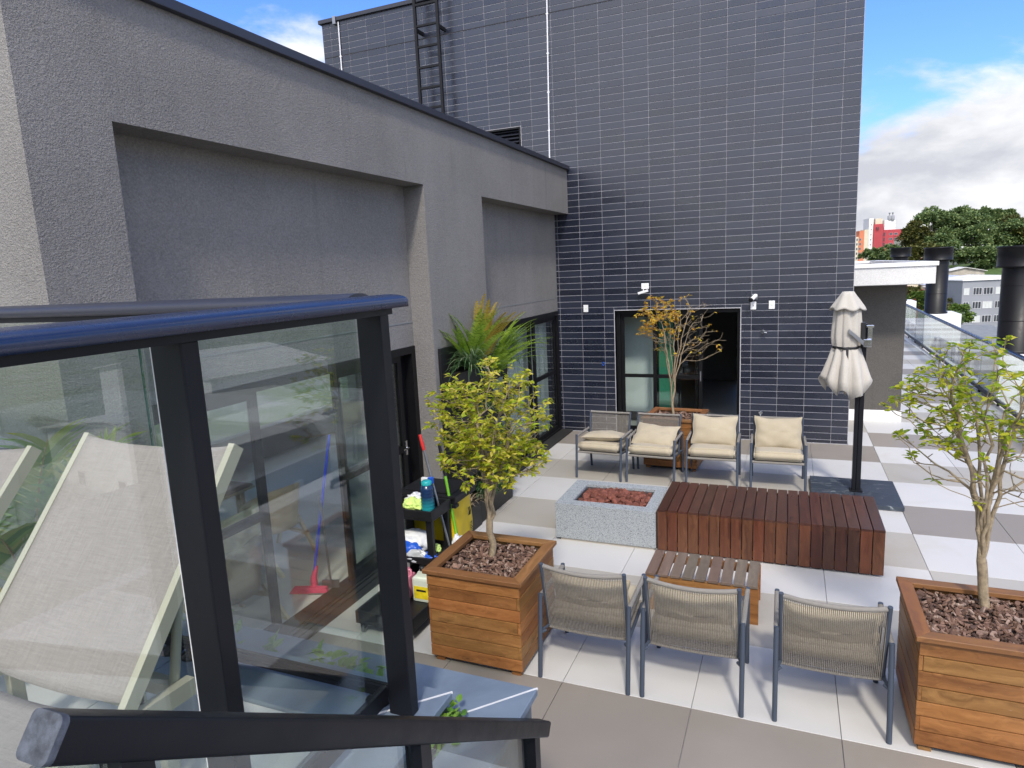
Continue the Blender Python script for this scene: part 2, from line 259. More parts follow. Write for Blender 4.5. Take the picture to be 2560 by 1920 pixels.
M('twig', (0.30, 0.235, 0.15), 0.8, 0.35, 30, 0.5, 120); M('trunk_brown', (0.16, 0.105, 0.065), 0.85, 0.3, 20, 0.6, 60); M('palm_stem', (0.42, 0.27, 0.05), 0.5, 0.4, 8); M('bark_grey', (0.20, 0.18, 0.15), 0.85, 0.3, 6, 0.5, 30)
# ------------------------------------------------------------------ builders
class MB:
    """collects shapes in world (or local) coordinates, built as ONE mesh object"""
    def __init__(s): s.v = []; s.f = []; s.sm = []
    def add(s, vs, fs, smooth=False):
        o = len(s.v); s.v += [tuple(p) for p in vs]; s.f += [tuple(i+o for i in f) for f in fs]; s.sm += [smooth]*len(fs); return s
    def box(s, a, b, rot=None, c=None):
        x0, y0, z0 = a; x1, y1, z1 = b
        vs = [(x0, y0, z0), (x1, y0, z0), (x1, y1, z0), (x0, y1, z0), (x0, y0, z1), (x1, y0, z1), (x1, y1, z1), (x0, y1, z1)]
        if rot is not None:
            c = Vector(c if c is not None else ((x0+x1)/2, (y0+y1)/2, (z0+z1)/2)); vs = [c+rot@(Vector(p)-c) for p in vs]
        return s.add(vs, [(0, 3, 2, 1), (4, 5, 6, 7), (0, 1, 5, 4), (1, 2, 6, 5), (2, 3, 7, 6), (3, 0, 4, 7)])
    def bbox(s, a, b, w, rot=None, c=None):
        """box with chamfered edges"""
        bm = bmesh.new(); bmesh.ops.create_cube(bm, size=1.0)
        for v in bm.verts: v.co = Vector([a[i]+(b[i]-a[i])*(v.co[i]+.5) for i in range(3)])
        bmesh.ops.bevel(bm, geom=bm.edges[:], offset=w, segments=2, affect='EDGES', profile=0.7)
        if rot is not None:
            c = Vector(c if c is not None else [(a[i]+b[i])/2 for i in range(3)])
            for v in bm.verts: v.co = c+rot@(v.co-c)
        s.bm(bm); return s
    def bm(s, bm, smooth=False):
        bm.verts.index_update(); s.add([v.co[:] for v in bm.verts], [[v.index for v in f.verts] for f in bm.faces], smooth); bm.free(); return s
    def prism(s, pts, d, smooth=False):
        """closed outline pts (3-D), extruded by vector d"""
        n = len(pts); d = Vector(d); vs = [Vector(p) for p in pts]; vs += [p+d for p in vs]
        fs = [tuple(range(n-1, -1, -1)), tuple(range(n, 2*n))]; s.add(vs, fs)
        return s.add(vs, [(i, (i+1) % n, n+(i+1) % n, n+i) for i in range(n)], smooth)
    def tube(s, pts, r, n=8, caps=True, smooth=True, sq=None):
        P = [Vector(p) for p in pts]; k = len(P); rs = r if isinstance(r, (list, tuple)) else [r]*k
        vs = []; ref = None
        for i in range(k):
            t = (P[min(i+1, k-1)]-P[max(i-1, 0)]).normalized()
            if ref is None: ref = Vector((0, 0, 1)) if abs(t.z) < 0.9 else Vector((1, 0, 0))
            a = (ref-t*ref.dot(t)).normalized(); ref = a; b = t.cross(a)
            for j in range(n):
                w = 2*math.pi*(j+.5)/n; vs.append(P[i]+a*math.cos(w)*rs[i]+b*math.sin(w)*rs[i])
        fs = [(i*n+j, i*n+(j+1) % n, (i+1)*n+(j+1) % n, (i+1)*n+j) for i in range(k-1) for j in range(n)]
        s.add(vs, fs, smooth)
        if caps: s.add(vs[:n], [tuple(range(n-1, -1, -1))]); s.add(vs[-n:], [tuple(range(n))])
        return s
    def lathe(s, prof, c=(0, 0, 0), n=24, smooth=True, fn=None):
        c = Vector(c); vs = []
        for r, z in prof:
            for j in range(n):
                w = 2*math.pi*j/n; rr, dz = (fn(r, z, w) if fn else (r, 0)); vs.append((c.x+rr*math.cos(w), c.y+rr*math.sin(w), c.z+z+dz))
        fs = [(i*n+j, i*n+(j+1) % n, (i+1)*n+(j+1) % n, (i+1)*n+j) for i in range(len(prof)-1) for j in range(n)]
        return s.add(vs, fs, smooth)
    def quad(s, *p): return s.add(p, [tuple(range(len(p)))])
    def build(s, name, mat, parent=None, local=False):
        me = bpy.data.meshes.new(name); vs = s.v
        o = bpy.data.objects.new(name, me); C.objects.link(o)
        if parent is not None:
            o.parent = parent
            if not local: q = wloc(parent); vs = [(x-q[0], y-q[1], z-q[2]) for x, y, z in vs]
        me.from_pydata(vs, [], s.f); me.polygons.foreach_set('use_smooth', s.sm); me.materials.append(MATS[mat]); me.update()
        return o
def wloc(o):
    v = Vector((0, 0, 0))
    while o is not None: v += o.location; o = o.parent
    return v
def tag(o, label=None, cat=None, group=None, kind=None):
    for k, v in (('label', label), ('category', cat), ('group', group), ('kind', kind)):
        if v: o[k] = v
    return o
def thing(name, label, cat, loc=(0, 0, 0), rz=0.0, group=None):
    o = bpy.data.objects.new(name, None); C.objects.link(o); o.location = loc; o.rotation_euler = (0, 0, rz); o.empty_display_size = 0.2
    return tag(o, label, cat, group)
def inst(me_or_obj, name, parent, loc=(0, 0, 0), rot=(0, 0, 0), scale=(1, 1, 1)):
    me = me_or_obj if isinstance(me_or_obj, bpy.types.Mesh) else me_or_obj.data
    o = bpy.data.objects.new(name, me); C.objects.link(o); o.parent = parent; o.location = loc; o.rotation_euler = rot; o.scale = scale; return o
def mesh_of(mb, name, mat):
    me = bpy.data.meshes.new(name); me.from_pydata(mb.v, [], mb.f); me.polygons.foreach_set('use_smooth', mb.sm); me.materials.append(MATS[mat]); me.update(); return me
KIDS = {}
def copy_tree(o, parent=None):
    c = o.copy(); C.objects.link(c); c.parent = parent
    for ch in list(o.children): copy_tree(ch, c)
    return c
def remat(o, mat):
    me = o.data.copy(); me.materials.clear(); me.materials.append(MATS[mat]); o.data = me
def rect_sub(r, holes):
    """rectangles r=(x0,y0,x1,y1) minus hole rectangles"""
    rs = [r]
    for h in holes:
        nx = []
        for a in rs:
            if h[0] >= a[2] or h[2] <= a[0] or h[1] >= a[3] or h[3] <= a[1]: nx.append(a); continue
            if h[0] > a[0]: nx.append((a[0], a[1], h[0], a[3]))
            if h[2] < a[2]: nx.append((h[2], a[1], a[2], a[3]))
            x0, x1 = max(a[0], h[0]), min(a[2], h[2])
            if h[1] > a[1]: nx.append((x0, a[1], x1, h[1]))
            if h[3] < a[3]: nx.append((x0, h[3], x1, a[3]))
        rs = nx
    return [a for a in rs if a[2]-a[0] > .004 and a[3]-a[1] > .004]
def px(p):
    d = Vector(p)-CAM; z = d.dot(fw)
    return (1280+1649.7*d.dot(r2)/z, 960-1649.7*d.dot(u2)/z, z) if z > 0.1 else (-9999, -9999, z)
def ray(x, y): return fw+r2*((x-1280)/1649.7)+u2*((960-y)/1649.7)
def at(x, y, d): return CAM+ray(x, y)*d            # point seen at photo pixel (x,y), d metres deep

# ------------------------------------------------------------------ ground and town floor
def ground():
    t = NT(newmat('ground')); v = t.coords('World'); n = t.noise(v, 0.03, 6, 0.6); f = t.noise(v, 0.6, 5, 0.65)
    c = t.mix(t.rng(n, 0.44, 0.52), (0.05, 0.075, 0.022), (0.13, 0.125, 0.115)); c = t.mix(t.rng(n, 0.56, 0.60), c, (0.045, 0.065, 0.018)); c = t.mix(t.rng(f, 0.3, 0.7, 0, 0.35), c, (0.08, 0.075, 0.05)); t.out(c, 0.9)
ground()
g = MB(); g.quad((-3000, -3000, -14), (3000, -3000, -14), (3000, 3000, -14), (-3000, 3000, -14)); tag(g.build('ground', 'ground'), kind='structure')
M('asphalt', (0.055, 0.055, 0.057), 0.85, 0.2, 0.5, coords='World'); M('pave_light', (0.42, 0.41, 0.39), 0.8, 0.12, 0.4, coords='World')
M('lawn', (0.06, 0.105, 0.022), 0.95, 0.3, 0.7, coords='World')
rd = MB(); rd.box((15, -40, -14.3), (25, 110, -13.985)); tag(rd.build('road', 'asphalt'), kind='structure')
pv = MB(); pv.box((25, 80, -14.3), (60, 133, -13.97)); tag(pv.build('pavement', 'pave_light'), kind='structure')
p2 = MB(); p2.box((25, -30, -14.3), (64, 79.9, -13.975)); tag(p2.build('pavement', 'pave_light'), kind='structure')
lw = MB(); lw.box((37, 100, -14.3), (70, 126, -13.94)); tag(lw.build('lawn', 'lawn'), kind='structure')

# ------------------------------------------------------------------ terrace floor: every slab its own part
floor = MB(); floor.box((-0.24, -9.2, -0.25), (7.35, 0.30, -0.012)); floor.box((4.282, 0.30, -0.25), (7.35, 24, -0.012))
floor = tag(floor.build('floor', 'grout'), kind='structure')
HOLES = [(-9, 0.0, 4.285, 40), (4.0, 1.815, 5.235, 40)]
slabs = {}
def slab(parent, x0, y0, x1, y1, z, mat):
    k = (round(x1-x0, 3), round(y1-y0, 3), mat)
    if k not in slabs:
        mb = MB(); g_ = .0022; w, d = (x1-x0)/2-g_, (y1-y0)/2-g_
        e_ = .0015
        mb.add([(-w, -d, -.011), (w, -d, -.011), (w, d, -.011), (-w, d, -.011), (-w, -d, -e_), (w, -d, -e_), (w, d, -e_), (-w, d, -e_), (-w+e_, -d+e_, 0), (w-e_, -d+e_, 0), (w-e_, d-e_, 0), (-w+e_, d-e_, 0)],
               [(8, 9, 10, 11)]+[(a, (a+1) % 4, 4+(a+1) % 4, 4+a) for a in range(4)]+[(4+a, 4+(a+1) % 4, 8+(a+1) % 4, 8+a) for a in range(4)])
        slabs[k] = mesh_of(mb, 'floor_tile', mat)
    return inst(slabs[k], 'floor_tile', parent, ((x0+x1)/2, (y0+y1)/2, z))
LEFT = {0: 'T', 1: 'W', 2: 'B', 3: 'W', 4: 'B', 5: 'W', 6: 'B', 7: 'W', 8: 'T', 9: 'W', 10: 'B', -1: 'W'}
RIGHT = {0: 'W', 1: 'T', 2: 'W', 3: 'B', 4: 'W', 5: 'T', 6: 'W', 7: 'B', 8: 'W', 9: 'T', 10: 'W', -1: 'W'}
MT = {'W': 'porcelain_white', 'B': 'porcelain_beige', 'T': 'porcelain_taupe'}
for j in range(-2, 33):
    for i in range(-2, 8):
        x0 = 1.935+.9*(i-1); y0 = -7.2+.9*(j-1)
        r_ = (max(x0, -.235), max(y0, -9.1), min(x0+.9, 7.1), min(y0+.9, 23))
        if r_[2]-r_[0] < .02 or r_[3]-r_[1] < .02: continue
        kind = (LEFT if i <= 3 else RIGHT).get(j if j <= 10 else 5+(j-5) % 4 if i > 3 else 3, 'W')
        for q in rect_sub(r_, HOLES): slab(floor, *q, 0.0, MT[kind])

# ------------------------------------------------------------------ tiled building
TB = thing('tiled_building', 'tall block faced with glossy navy blue stacked wall tiles', 'building', (-0.4, 0, 0))
DOOR = (0.588, 0.0, 2.655, 2.18); LOUV = (-1.72, 5.0, -1.02, 5.42); XL, XR, ZT = -5.02, 4.275, 7.76
for q in rect_sub((XL, -0.1, XR, ZT), [DOOR, (LOUV[0], LOUV[1], LOUV[2], LOUV[3])]):
    pass
wl = MB()
for q in rect_sub((XL, -0.1, XR, ZT), [(DOOR[0], -0.2, DOOR[2], DOOR[3]), LOUV]): wl.box((q[0], .004, q[1]), (q[2], .22, q[3]))
wl.box((XL, .2205, -.1), (XL+.2, 9, ZT)); wl.box((XR-.2, .2205, -.1), (XR, 9, ZT)); wl.box((XL+.2005, 8.8, -.1), (XR-.2005, 9, .1)); wl.box((XL+.2005, 8.8, 2.3), (XR-.2005, 9, ZT)); wl.box((XL+.2005, 8.8, .1), (1.0, 9, 2.3)); wl.box((3.4, 8.8, .1), (XR-.2005, 9, 2.3)); wl.box((XL+.2005, .2205, 3.0), (XR-.2005, 8.7995, 3.2))
wl.build('wall', 'grout', TB)
cands = []
for n in range(-24, 50):
    z0 = TZ0+TH*n; z1 = z0+TH
    if z1 <= 0.004 or z0 >= ZT-.004: continue
    for k in range(-13, 12):
        x0 = TP*k; x1 = x0+TP
        r_ = (max(x0, XL+.012), max(z0, .01), min(x1, XR-.004), min(z1, ZT))
        if r_[2]-r_[0] < .02 or r_[3]-r_[1] < .02: continue
        cands += rect_sub(r_, [(DOOR[0]-.012, -1, DOOR[2]+.012, DOOR[3]+.012), (LOUV[0]-.01, LOUV[1]-.01, LOUV[2]+.01, LOUV[3]+.01)])
def seen(q):
    x, z = (q[0]+q[2])/2, (q[1]+q[3])/2; u, v, d = px((x, 0, z))
    if not (0 < u < 2560 and 0 < v < 1920): return 0
    if x < -.44 or (x < -.18 and z > 3.8 and z < 4.7): return 0
    if z < .8 and .5 < x < 3.7: return (q[2]-q[0])*(q[3]-q[1])/d**2*.2
    return (q[2]-q[0])*(q[3]-q[1])/d**2
cands.sort(key=seen, reverse=True)
tmesh = {}
def tile_box(mb, x0, z0, x1, z1, y):
    g_ = .0028; e_ = .0016; gz = .0046
    a, b, c_, d = x0+g_, z0+gz, x1-g_, z1-gz
    mb.add([(a, y+.006, b), (c_, y+.006, b), (c_, y+.006, d), (a, y+.006, d), (a, y+e_, b), (c_, y+e_, b), (c_, y+e_, d), (a, y+e_, d), (a+e_, y, b+e_), (c_-e_, y, b+e_), (c_-e_, y, d-e_), (a+e_, y, d-e_)],
           [(8, 9, 10, 11)]+[(i, (i+1) % 4, 4+(i+1) % 4, 4+i) for i in range(4)]+[(4+i, 4+(i+1) % 4, 8+(i+1) % 4, 8+i) for i in range(4)])
rest = MB()
for n, q in enumerate(cands):
    if n < 300:
        w, h = q[2]-q[0], q[3]-q[1]; k = (round(w, 4), round(h, 4))
        if k not in tmesh: mb = MB(); tile_box(mb, -w/2, -h/2, w/2, h/2, 0); tmesh[k] = mesh_of(mb, 'tile', 'tile_navy')
        inst(tmesh[k], 'tile', TB, ((q[0]+q[2])/2+.4, random.uniform(-.0006, .0006)-.002, (q[1]+q[3])/2))
    else: tile_box(rest, *q, random.uniform(-.0006, .0006)-.002)
tag(rest.build('tile_field', 'tile_navy', TB), kind='stuff')
MB().box((XL, -.0035, 7.142), (XR-.005, -.0006, 7.156)).build('shadow_groove', 'grout_dark', TB)
MB().bbox((XL-.05, -.05, ZT), (XR+.05, .27, ZT+.07), .006).build('coping', 'coping_metal', TB)
MB().box((XL+.002, -.004, 0.01), (XL+.010, .0035, ZT-.002)).build('corner_trim', 'coping_metal', TB)
# louvre vent
lv = MB(); x0, z0, x1, z1 = LOUV
lv.box((x0, -.004, z0), (x0+.03, .2, z1)); lv.box((x1-.03, -.004, z0), (x1, .2, z1)); lv.box((x0+.03, -.004, z1-.03), (x1-.03, .2, z1)); lv.box((x0+.03, -.004, z0), (x1-.03, .2, z0+.03)); lv.box((x0+.03, .17, z0+.03), (x1-.03, .2, z1-.03))
lv = lv.build('louvre_vent', 'frame_black', TB)
for i in range(6):
    z = z0+.07+i*.062; MB().box((x0+.032, .03, z-.004), (x1-.032, .10, z+.004), Matrix.Rotation(R(38), 3, 'X')).build('slat', 'coping_metal', lv)
# door: black sliding frame, left leaf closed, right half open
dx0, _, dx1, dz = DOOR
dr = MB(); Yd = .10
dr.box((dx0, Yd, 0), (dx0+.07, Yd+.1, dz)); dr.box((dx1-.05, Yd, 0), (dx1, Yd+.1, dz)); dr.box((dx0+.07, Yd, dz-.07), (dx1-.05, Yd+.1, dz)); dr.box((dx0+.07, Yd-.02, -.005), (dx1-.05, Yd+.12, .03))
dr = dr.build('sliding_door', 'frame_black', TB)
def leaf(x0, x1, y, mid, parent, name='door_leaf', split=None):
    f = MB(); w = .055
    f.box((x0, y, .03), (x0+w, y+.035, dz-.07)); f.box((x1-w, y, .03), (x1, y+.035, dz-.07)); f.box((x0+w, y, dz-.07-w), (x1-w, y+.035, dz-.07)); f.box((x0+w, y, .03), (x1-w, y+.035, .11)); f.box((x0+w, y, mid-.03), (x1-w, y+.035, mid+.03))
    f.box((x0+w, y+.014, .11), (x0+w+.004, y+.022, dz-.07-w))
    if split: f.box((split-.03, y+.001, .11), (split+.03, y+.034, mid-.03)); f.box((split-.03, y+.001, mid+.03), (split+.03, y+.034, dz-.07-w))
    f = f.build(name, 'frame_black', parent)
    MB().box((x0+w+.004, y+.015, .11), (x1-w, y+.021, mid-.03)).build('glass_pane', 'glass_window', f); MB().box((x0+w+.004, y+.015, mid+.03), (x1-w, y+.021, dz-.07-w)).build('glass_pane', 'glass_window', f)
    return f
lf = leaf(dx0+.07, 1.98, Yd+.055, 1.02, dr, split=1.28)
lf2 = leaf(1.22, 2.05, Yd+.012, 1.02, dr); MB().box((2.01, Yd+.003, .95), (2.03, Yd+.012, 1.12)).build('handle', 'steel_grey', lf2)
rv = MB(); rv.box((dx0-.012, -.004, 0), (dx0, .1, dz)); rv.box((dx1, -.004, 0), (dx1+.012, .1, dz)); rv.box((dx0-.012, -.004, dz), (dx1+.012, .1, dz+.012)); rv.build('door_reveal', 'grout', TB)
# the room behind the door
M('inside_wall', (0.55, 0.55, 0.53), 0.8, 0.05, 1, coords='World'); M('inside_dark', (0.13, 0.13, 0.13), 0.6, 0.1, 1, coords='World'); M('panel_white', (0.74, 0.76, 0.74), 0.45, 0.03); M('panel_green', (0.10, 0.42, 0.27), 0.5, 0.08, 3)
MB().box((XL+.2, .22, -.2), (XR-.2, 8.8, -.006)).build('inside_floor', 'porcelain_inside', TB)
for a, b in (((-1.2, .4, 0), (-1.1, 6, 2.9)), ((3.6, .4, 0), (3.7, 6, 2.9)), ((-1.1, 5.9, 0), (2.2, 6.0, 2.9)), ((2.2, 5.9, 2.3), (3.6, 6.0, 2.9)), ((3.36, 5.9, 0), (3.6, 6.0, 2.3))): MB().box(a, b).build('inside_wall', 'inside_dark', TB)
sc = thing('screen_panel', 'white and green folding screen standing inside the tiled block doorway', 'screen', (.9, .9, 0)); 
MB().bbox((.45, .86, .22), (1.17, .90, 2.3), .005).build('white_panel', 'panel_white', sc); MB().bbox((1.19, .70, .22), (1.47, .74, 2.2), .005).build('green_panel', 'panel_green', sc); MB().box((1.19, .66, .04), (1.47, .78, .22)).build('base', 'steel_grey', sc)
fr = MB()
for x in (2.2, 2.75, 3.3): fr.box((x, 5.80, 0), (x+.06, 5.86, 2.3))
fr.box((2.26, 5.80, 1.0), (3.3, 5.86, 1.06)); fr.box((2.26, 5.80, 2.24), (3.3, 5.86, 2.3)); fr.box((2.26, 5.80, .0), (3.3, 5.86, .08)); fr.build('inner_window_frame', 'frame_black', TB)
# right-hand annex: dark wall under a white canopy
AN = thing('annex_building', 'low annex with white rendered canopy above a dark grey wall', 'building', (4.8, 1.8, 0))
MB().box((4.2755, 1.82, .2), (5.23, 26, 2.42)).build('wall', 'stucco_dark', AN); MB().box((4.2755, 1.805, 0), (5.245, 26.01, .2)).build('skirting', 'paint_white', AN)
for k in range(17): MB().box((5.2305, 2.6+1.4*k, .201), (5.25, 2.95+1.4*k, 2.42)).build('pilaster', 'paint_white', AN)
cf = MB(); FY = 1.0; cf.box((4.277, FY, 2.44), (5.50, FY+.14, 2.72)); cf.box((5.36, FY+.1405, 2.44), (5.50, 8.86, 2.72)); cf.box((4.277, 8.8605, 2.44), (5.5, 9.0, 2.72)); cf.box((4.277, FY+.14, 2.425), (5.36, 8.86, 2.56)); cf.build('canopy', 'stucco_white', AN)
cp = MB(); cp.bbox((4.277, FY-.025, 2.721), (5.53, FY+.17, 2.785), .004); cp.bbox((5.335, FY+.171, 2.721), (5.53, 8.83, 2.785), .004); cp.bbox((4.277, 8.831, 2.721), (5.53, 9.02, 2.785), .004); cp.build('coping', 'paint_white', AN)
MB().box((4.3, FY+.5, 2.561), (5.1, 8.5, 2.60)).build('roof_membrane', 'bark_grey', AN)

# ------------------------------------------------------------------ left rendered building
RB = thing('rendered_building', 'grey textured stucco building with deep recesses and black coping', 'building', (-1, -4.5, 0))
F, K = -.2, -.45
w = MB(); B0 = -5.0
w.box((-.75, -9.0, 3.87), (F, -.001, 4.60))
w.box((-.75, -9.0, -.05), (F, -8.49, 3.87)); w.box((-.75, -4.98, -.05), (F, -3.54, 3.87))
w.box((-.75, -8.49, 2.17), (K, -4.98, 3.87)); w.box((-.75, -3.54, 2.20), (K, -.001, 3.87))
w.box((B0, -9.0, 2.05), (-.7505, -8.75, 4.60)); w.box((B0, -9.0, -.05), (-2.6, -8.75, 2.05)); w.box((B0, -8.7495, -.05), (B0+.2, -.001, .5)); w.box((B0, -8.7495, 2.7), (B0+.2, -.001, 4.60)); [w.box((B0, y, .5), (B0+.2, y+.2, 2.7)) for y in (-8.7495, -4.4, -.201)]
w.build('wall', 'stucco_grey', RB)
jl = MB(); jl.box((K, -3.54, 2.425), (K+.004, -.001, 2.437)); jl.box((K, -8.49, 2.425), (K+.004, -4.98, 2.437)); jl.build('render_joint', 'concrete', RB)
MB().bbox((-.8, -9.05, 4.601), (F+.05, -.002, 4.665), .006).build('coping', 'coping_metal', RB); MB().bbox((B0, -9.05, 4.601), (-.801, -8.70, 4.665), .006).build('coping', 'coping_metal', RB)
MB().box((B0+.2, -8.75, 4.40), (-.751, -.001, 4.50)).build('roof', 'concrete', RB)
MB().box((B0+.2, -8.75, 3.0), (-.751, -.001, 3.1)).build('ceiling', 'inside_wall', RB); MB().box((B0+.2, -8.75, -.2), (-.50, -.001, -.004)).build('inside_floor', 'porcelain_inside', RB)
M('black_granite', (0.020, 0.019, 0.018), 0.62, 0.4, 18, coords='World')
MB().box((-.50, -8.49, -.05), (-.2355, -4.98, .004)).build('threshold', 'black_granite', RB); MB().box((-.50, -3.54, -.05), (-.2355, -.001, .03)).build('threshold', 'black_granite', RB)
MB().box((-.2352, -8.9, -.1), (-.2, -8.49, .0)).build('plinth', 'concrete', RB); MB().box((F+.0005, -4.98, -.02), (-.135, -3.54, .085)).build('kerb', 'concrete', RB)
# patio doors (recess by the cart) and far window: built along Y at plane X
def yleaf(y0, y1, x, zb, zt, mid, parent, name, pane='glass_window', w=.075):
    f = MB(); d = .04
    f.box((x-d, y0, zb), (x, y0+w, zt)); f.box((x-d, y1-w, zb), (x, y1, zt)); f.box((x-d, y0+w, zt-w), (x, y1-w, zt)); f.box((x-d, y0+w, zb), (x, y1-w, zb+w)); f.box((x-d, y0+w, mid-.035), (x, y1-w, mid+.035))
    f = f.build(name, 'frame_black', parent)
    MB().box((x-.024, y0+w, zb+w), (x-.016, y1-w, mid-.035)).build('glass_pane', pane, f); MB().box((x-.024, y0+w, mid+.035), (x-.016, y1-w, zt-w)).build('glass_pane', pane, f); return f
pd = MB(); pd.box((-.60, -8.49, 2.09), (-.44, -4.98, 2.168)); pd.box((-.60, -8.49, .004), (-.44, -8.42, 2.09)); pd.box((-.60, -5.06, .004), (-.44, -4.98, 2.09)); pd.box((-.60, -8.42, .004), (-.44, -5.06, .02)); pd.box((-.40, -8.42, .0045), (-.392, -5.06, .016)); pd.box((-.33, -8.42, .0045), (-.325, -5.06, .012))
pd = pd.build('patio_door', 'frame_black', RB)
yleaf(-8.42, -7.28, -.545, .02, 2.09, 1.05, pd, 'door_leaf'); l2 = yleaf(-6.36, -5.20, -.50, .02, 2.09, 1.05, pd, 'door_leaf'); l3 = yleaf(-6.28, -5.06, -.548, .02, 2.09, 1.05, pd, 'door_leaf')
h = MB(); h.box((-.458, -5.30, 1.0), (-.447, -5.27, 1.16)); h.tube([(-.447, -5.285, 1.08), (-.42, -5.285, 1.08), (-.42, -5.40, 1.08)], .009, 6); h.build('handle', 'chrome', l2)
wd = MB(); wd.box((-.60, -3.54, 2.12), (-.44, -.001, 2.198)); wd.box((-.60, -3.54, .03), (-.44, -3.47, 2.12)); wd.box((-.60, -.07, .03), (-.44, -.001, 2.12)); wd.box((-.60, -3.47, .03), (-.44, -.07, .06)); wd = wd.build('patio_window', 'frame_black', RB)
for y in (-3.47, -2.34, -1.20): yleaf(y, y+1.13, -.475 if y != -2.34 else -.52, .06, 2.12, 1.12, wd, 'window_leaf')
M('curtain_pale', (0.56, 0.58, 0.55), 0.85, 0.08, 2)
cu = MB(); pts = [(-.66+.02*math.sin(i*1.3)+.012*math.sin(i*.41), -3.5+i*.05, 0) for i in range(69)]
cu.add([(x, y, .05) for x, y, _ in pts]+[(x, y, 2.15) for x, y, _ in pts], [(i, i+1, 69+i+1, 69+i) for i in range(68)], True)
tag(cu.build('curtain', 'curtain_pale'), 'pale pleated curtain drawn behind the far patio window', 'curtain')
wk = MB(); wk.box((-2.6, -8.95, 1.97), (-.751, -8.87, 2.049)); wk.box((-2.6, -8.95, -.05), (-2.52, -8.87, 1.97)); wk.box((-.83, -8.95, -.05), (-.751, -8.87, 1.97)); wk.box((-2.52, -8.95, .92), (-.83, -8.87, 1.0)); wk.box((-1.72, -8.949, -.05), (-1.64, -8.871, .92)); wk.box((-1.72, -8.949, 1.0), (-1.64, -8.871, 1.97))
wk = wk.build('end_window', 'frame_black', RB); MB().box((-2.52, -8.915, -.05), (-.83, -8.907, .92)).build('glass_pane', 'glass_window', wk); MB().box((-2.52, -8.915, 1.0), (-.83, -8.907, 1.97)).build('glass_pane', 'glass_window', wk)
# ------------------------------------------------------------------ raised deck, slate planter, glass guards, stair
DZ, RZ, OZ = 1.485, 1.5, 1.4
dk = MB(); dk.box((-6, -14.5, .2), (2.05, -9.74, DZ-.012)); dk = tag(dk.build('deck', 'concrete'), kind='structure')
for i in range(5):
    for j in range(6):
        x1 = 2.045-.9*i; y1 = -9.735-.9*j
        slab(dk, x1-.9, y1-.9, x1, y1, DZ, 'porcelain_white')
SP = thing('slate_planter', 'blue slate planter trough wrapped around the raised deck corner', 'planter', (2.3, -9.4, 0))
b = MB(); b.box((-.2, -9.50, -.05), (2.30, -9.74, RZ-.032)); b.box((2.06, -14.5, -.05), (2.315, -9.7405, RZ-.032)); b.box((-.2, -9.40, -.05), (2.53, -9.24, OZ-.032)); b.box((2.39, -14.5, -.05), (2.53, -9.4005, OZ-.032)); b.build('wall', 'concrete', SP)
def slabz(pts, z, h=.03, name='coping_slab', mat='slate_blue'):
    bm = bmesh.new(); vs = [bm.verts.new((x, y, z-h)) for x, y in pts]; f = bm.faces.new(vs); r_ = bmesh.ops.extrude_face_region(bm, geom=[f]); 
    for v in r_['geom']:
        if isinstance(v, bmesh.types.BMVert): v.co.z = z
    bmesh.ops.recalc_face_normals(bm, faces=bm.faces[:]); bmesh.ops.bevel(bm, geom=[e for e in bm.edges if e.calc_length() > .05], offset=.003, segments=1, affect='EDGES'); MB().bm(bm).build(name, mat, SP)
y0, y1, x0, x1 = -9.735, -9.474, 2.075, 2.335       # inner ring
slabz([(1.20, y0), (x0-.002, y0), (x1-.003, y1), (1.20, y1)], RZ); slabz([(.30, y0), (1.197, y0), (1.197, y1), (.30, y1)], RZ); slabz([(-.6, y0), (.297, y0), (.297, y1), (-.6, y1)], RZ)
slabz([(x0, y0-.002), (x0, -10.6), (x1, -10.6), (x1, y1-.003)], RZ); slabz([(x0, -10.603), (x0, -11.8), (x1, -11.8), (x1, -10.603)], RZ)
Y0, Y1, X0, X1 = -9.43, -9.225, 2.365, 2.552          # outer ring
slabz([(1.75, Y0), (X0-.002, Y0), (X1-.003, Y1), (1.75, Y1)], OZ); slabz([(.72, Y0), (1.747, Y0), (1.747, Y1), (.72, Y1)], OZ); slabz([(-.198, Y0), (.717, Y0), (.717, Y1), (-.198, Y1)], OZ)
slabz([(X0, Y0-.002), (X0, -10.3), (X1, -10.3), (X1, Y1-.003)], OZ); slabz([(X0, -10.303), (X0, -11.6), (X1, -11.6), (X1, -10.303)], OZ)
def joint(p, q, z):
    d = Vector((q[0]-p[0], q[1]-p[1], 0)).normalized(); n_ = Vector((-d.y, d.x, 0))*.0035; P, Q = Vector((*p, z)), Vector((*q, z))
    MB().prism([P+n_, P-n_, Q-n_, Q+n_], (0, 0, .0065)).build('mitre_joint', 'slate_joint', SP)
joint((x0, y0), (x1, y1), RZ-.0055); joint((X0, Y0), (X1, Y1), OZ-.0055)
MB().box((-.2, -9.47, 1.2), (2.36, -9.43, 1.36)).build('soil', 'soil', SP)
MB().box((2.338, -11.5, 1.2), (2.362, -9.4705, 1.36)).build('soil', 'soil', SP)
# stair going down beside the deck, landing where the photographer stands
st = MB(); n_ = 9; hz = 1.5/n_
for i in range(n_-1):
    yb = -10.95+.27*i; st.box((2.56, yb-.012 if i else yb, -.02), (4.3, yb+.27, 1.5-hz*(i+1)))
st.box((2.56, -14, -.02), (4.3, -10.951, 1.5)); tag(st.build('stair', 'concrete'), kind='structure')

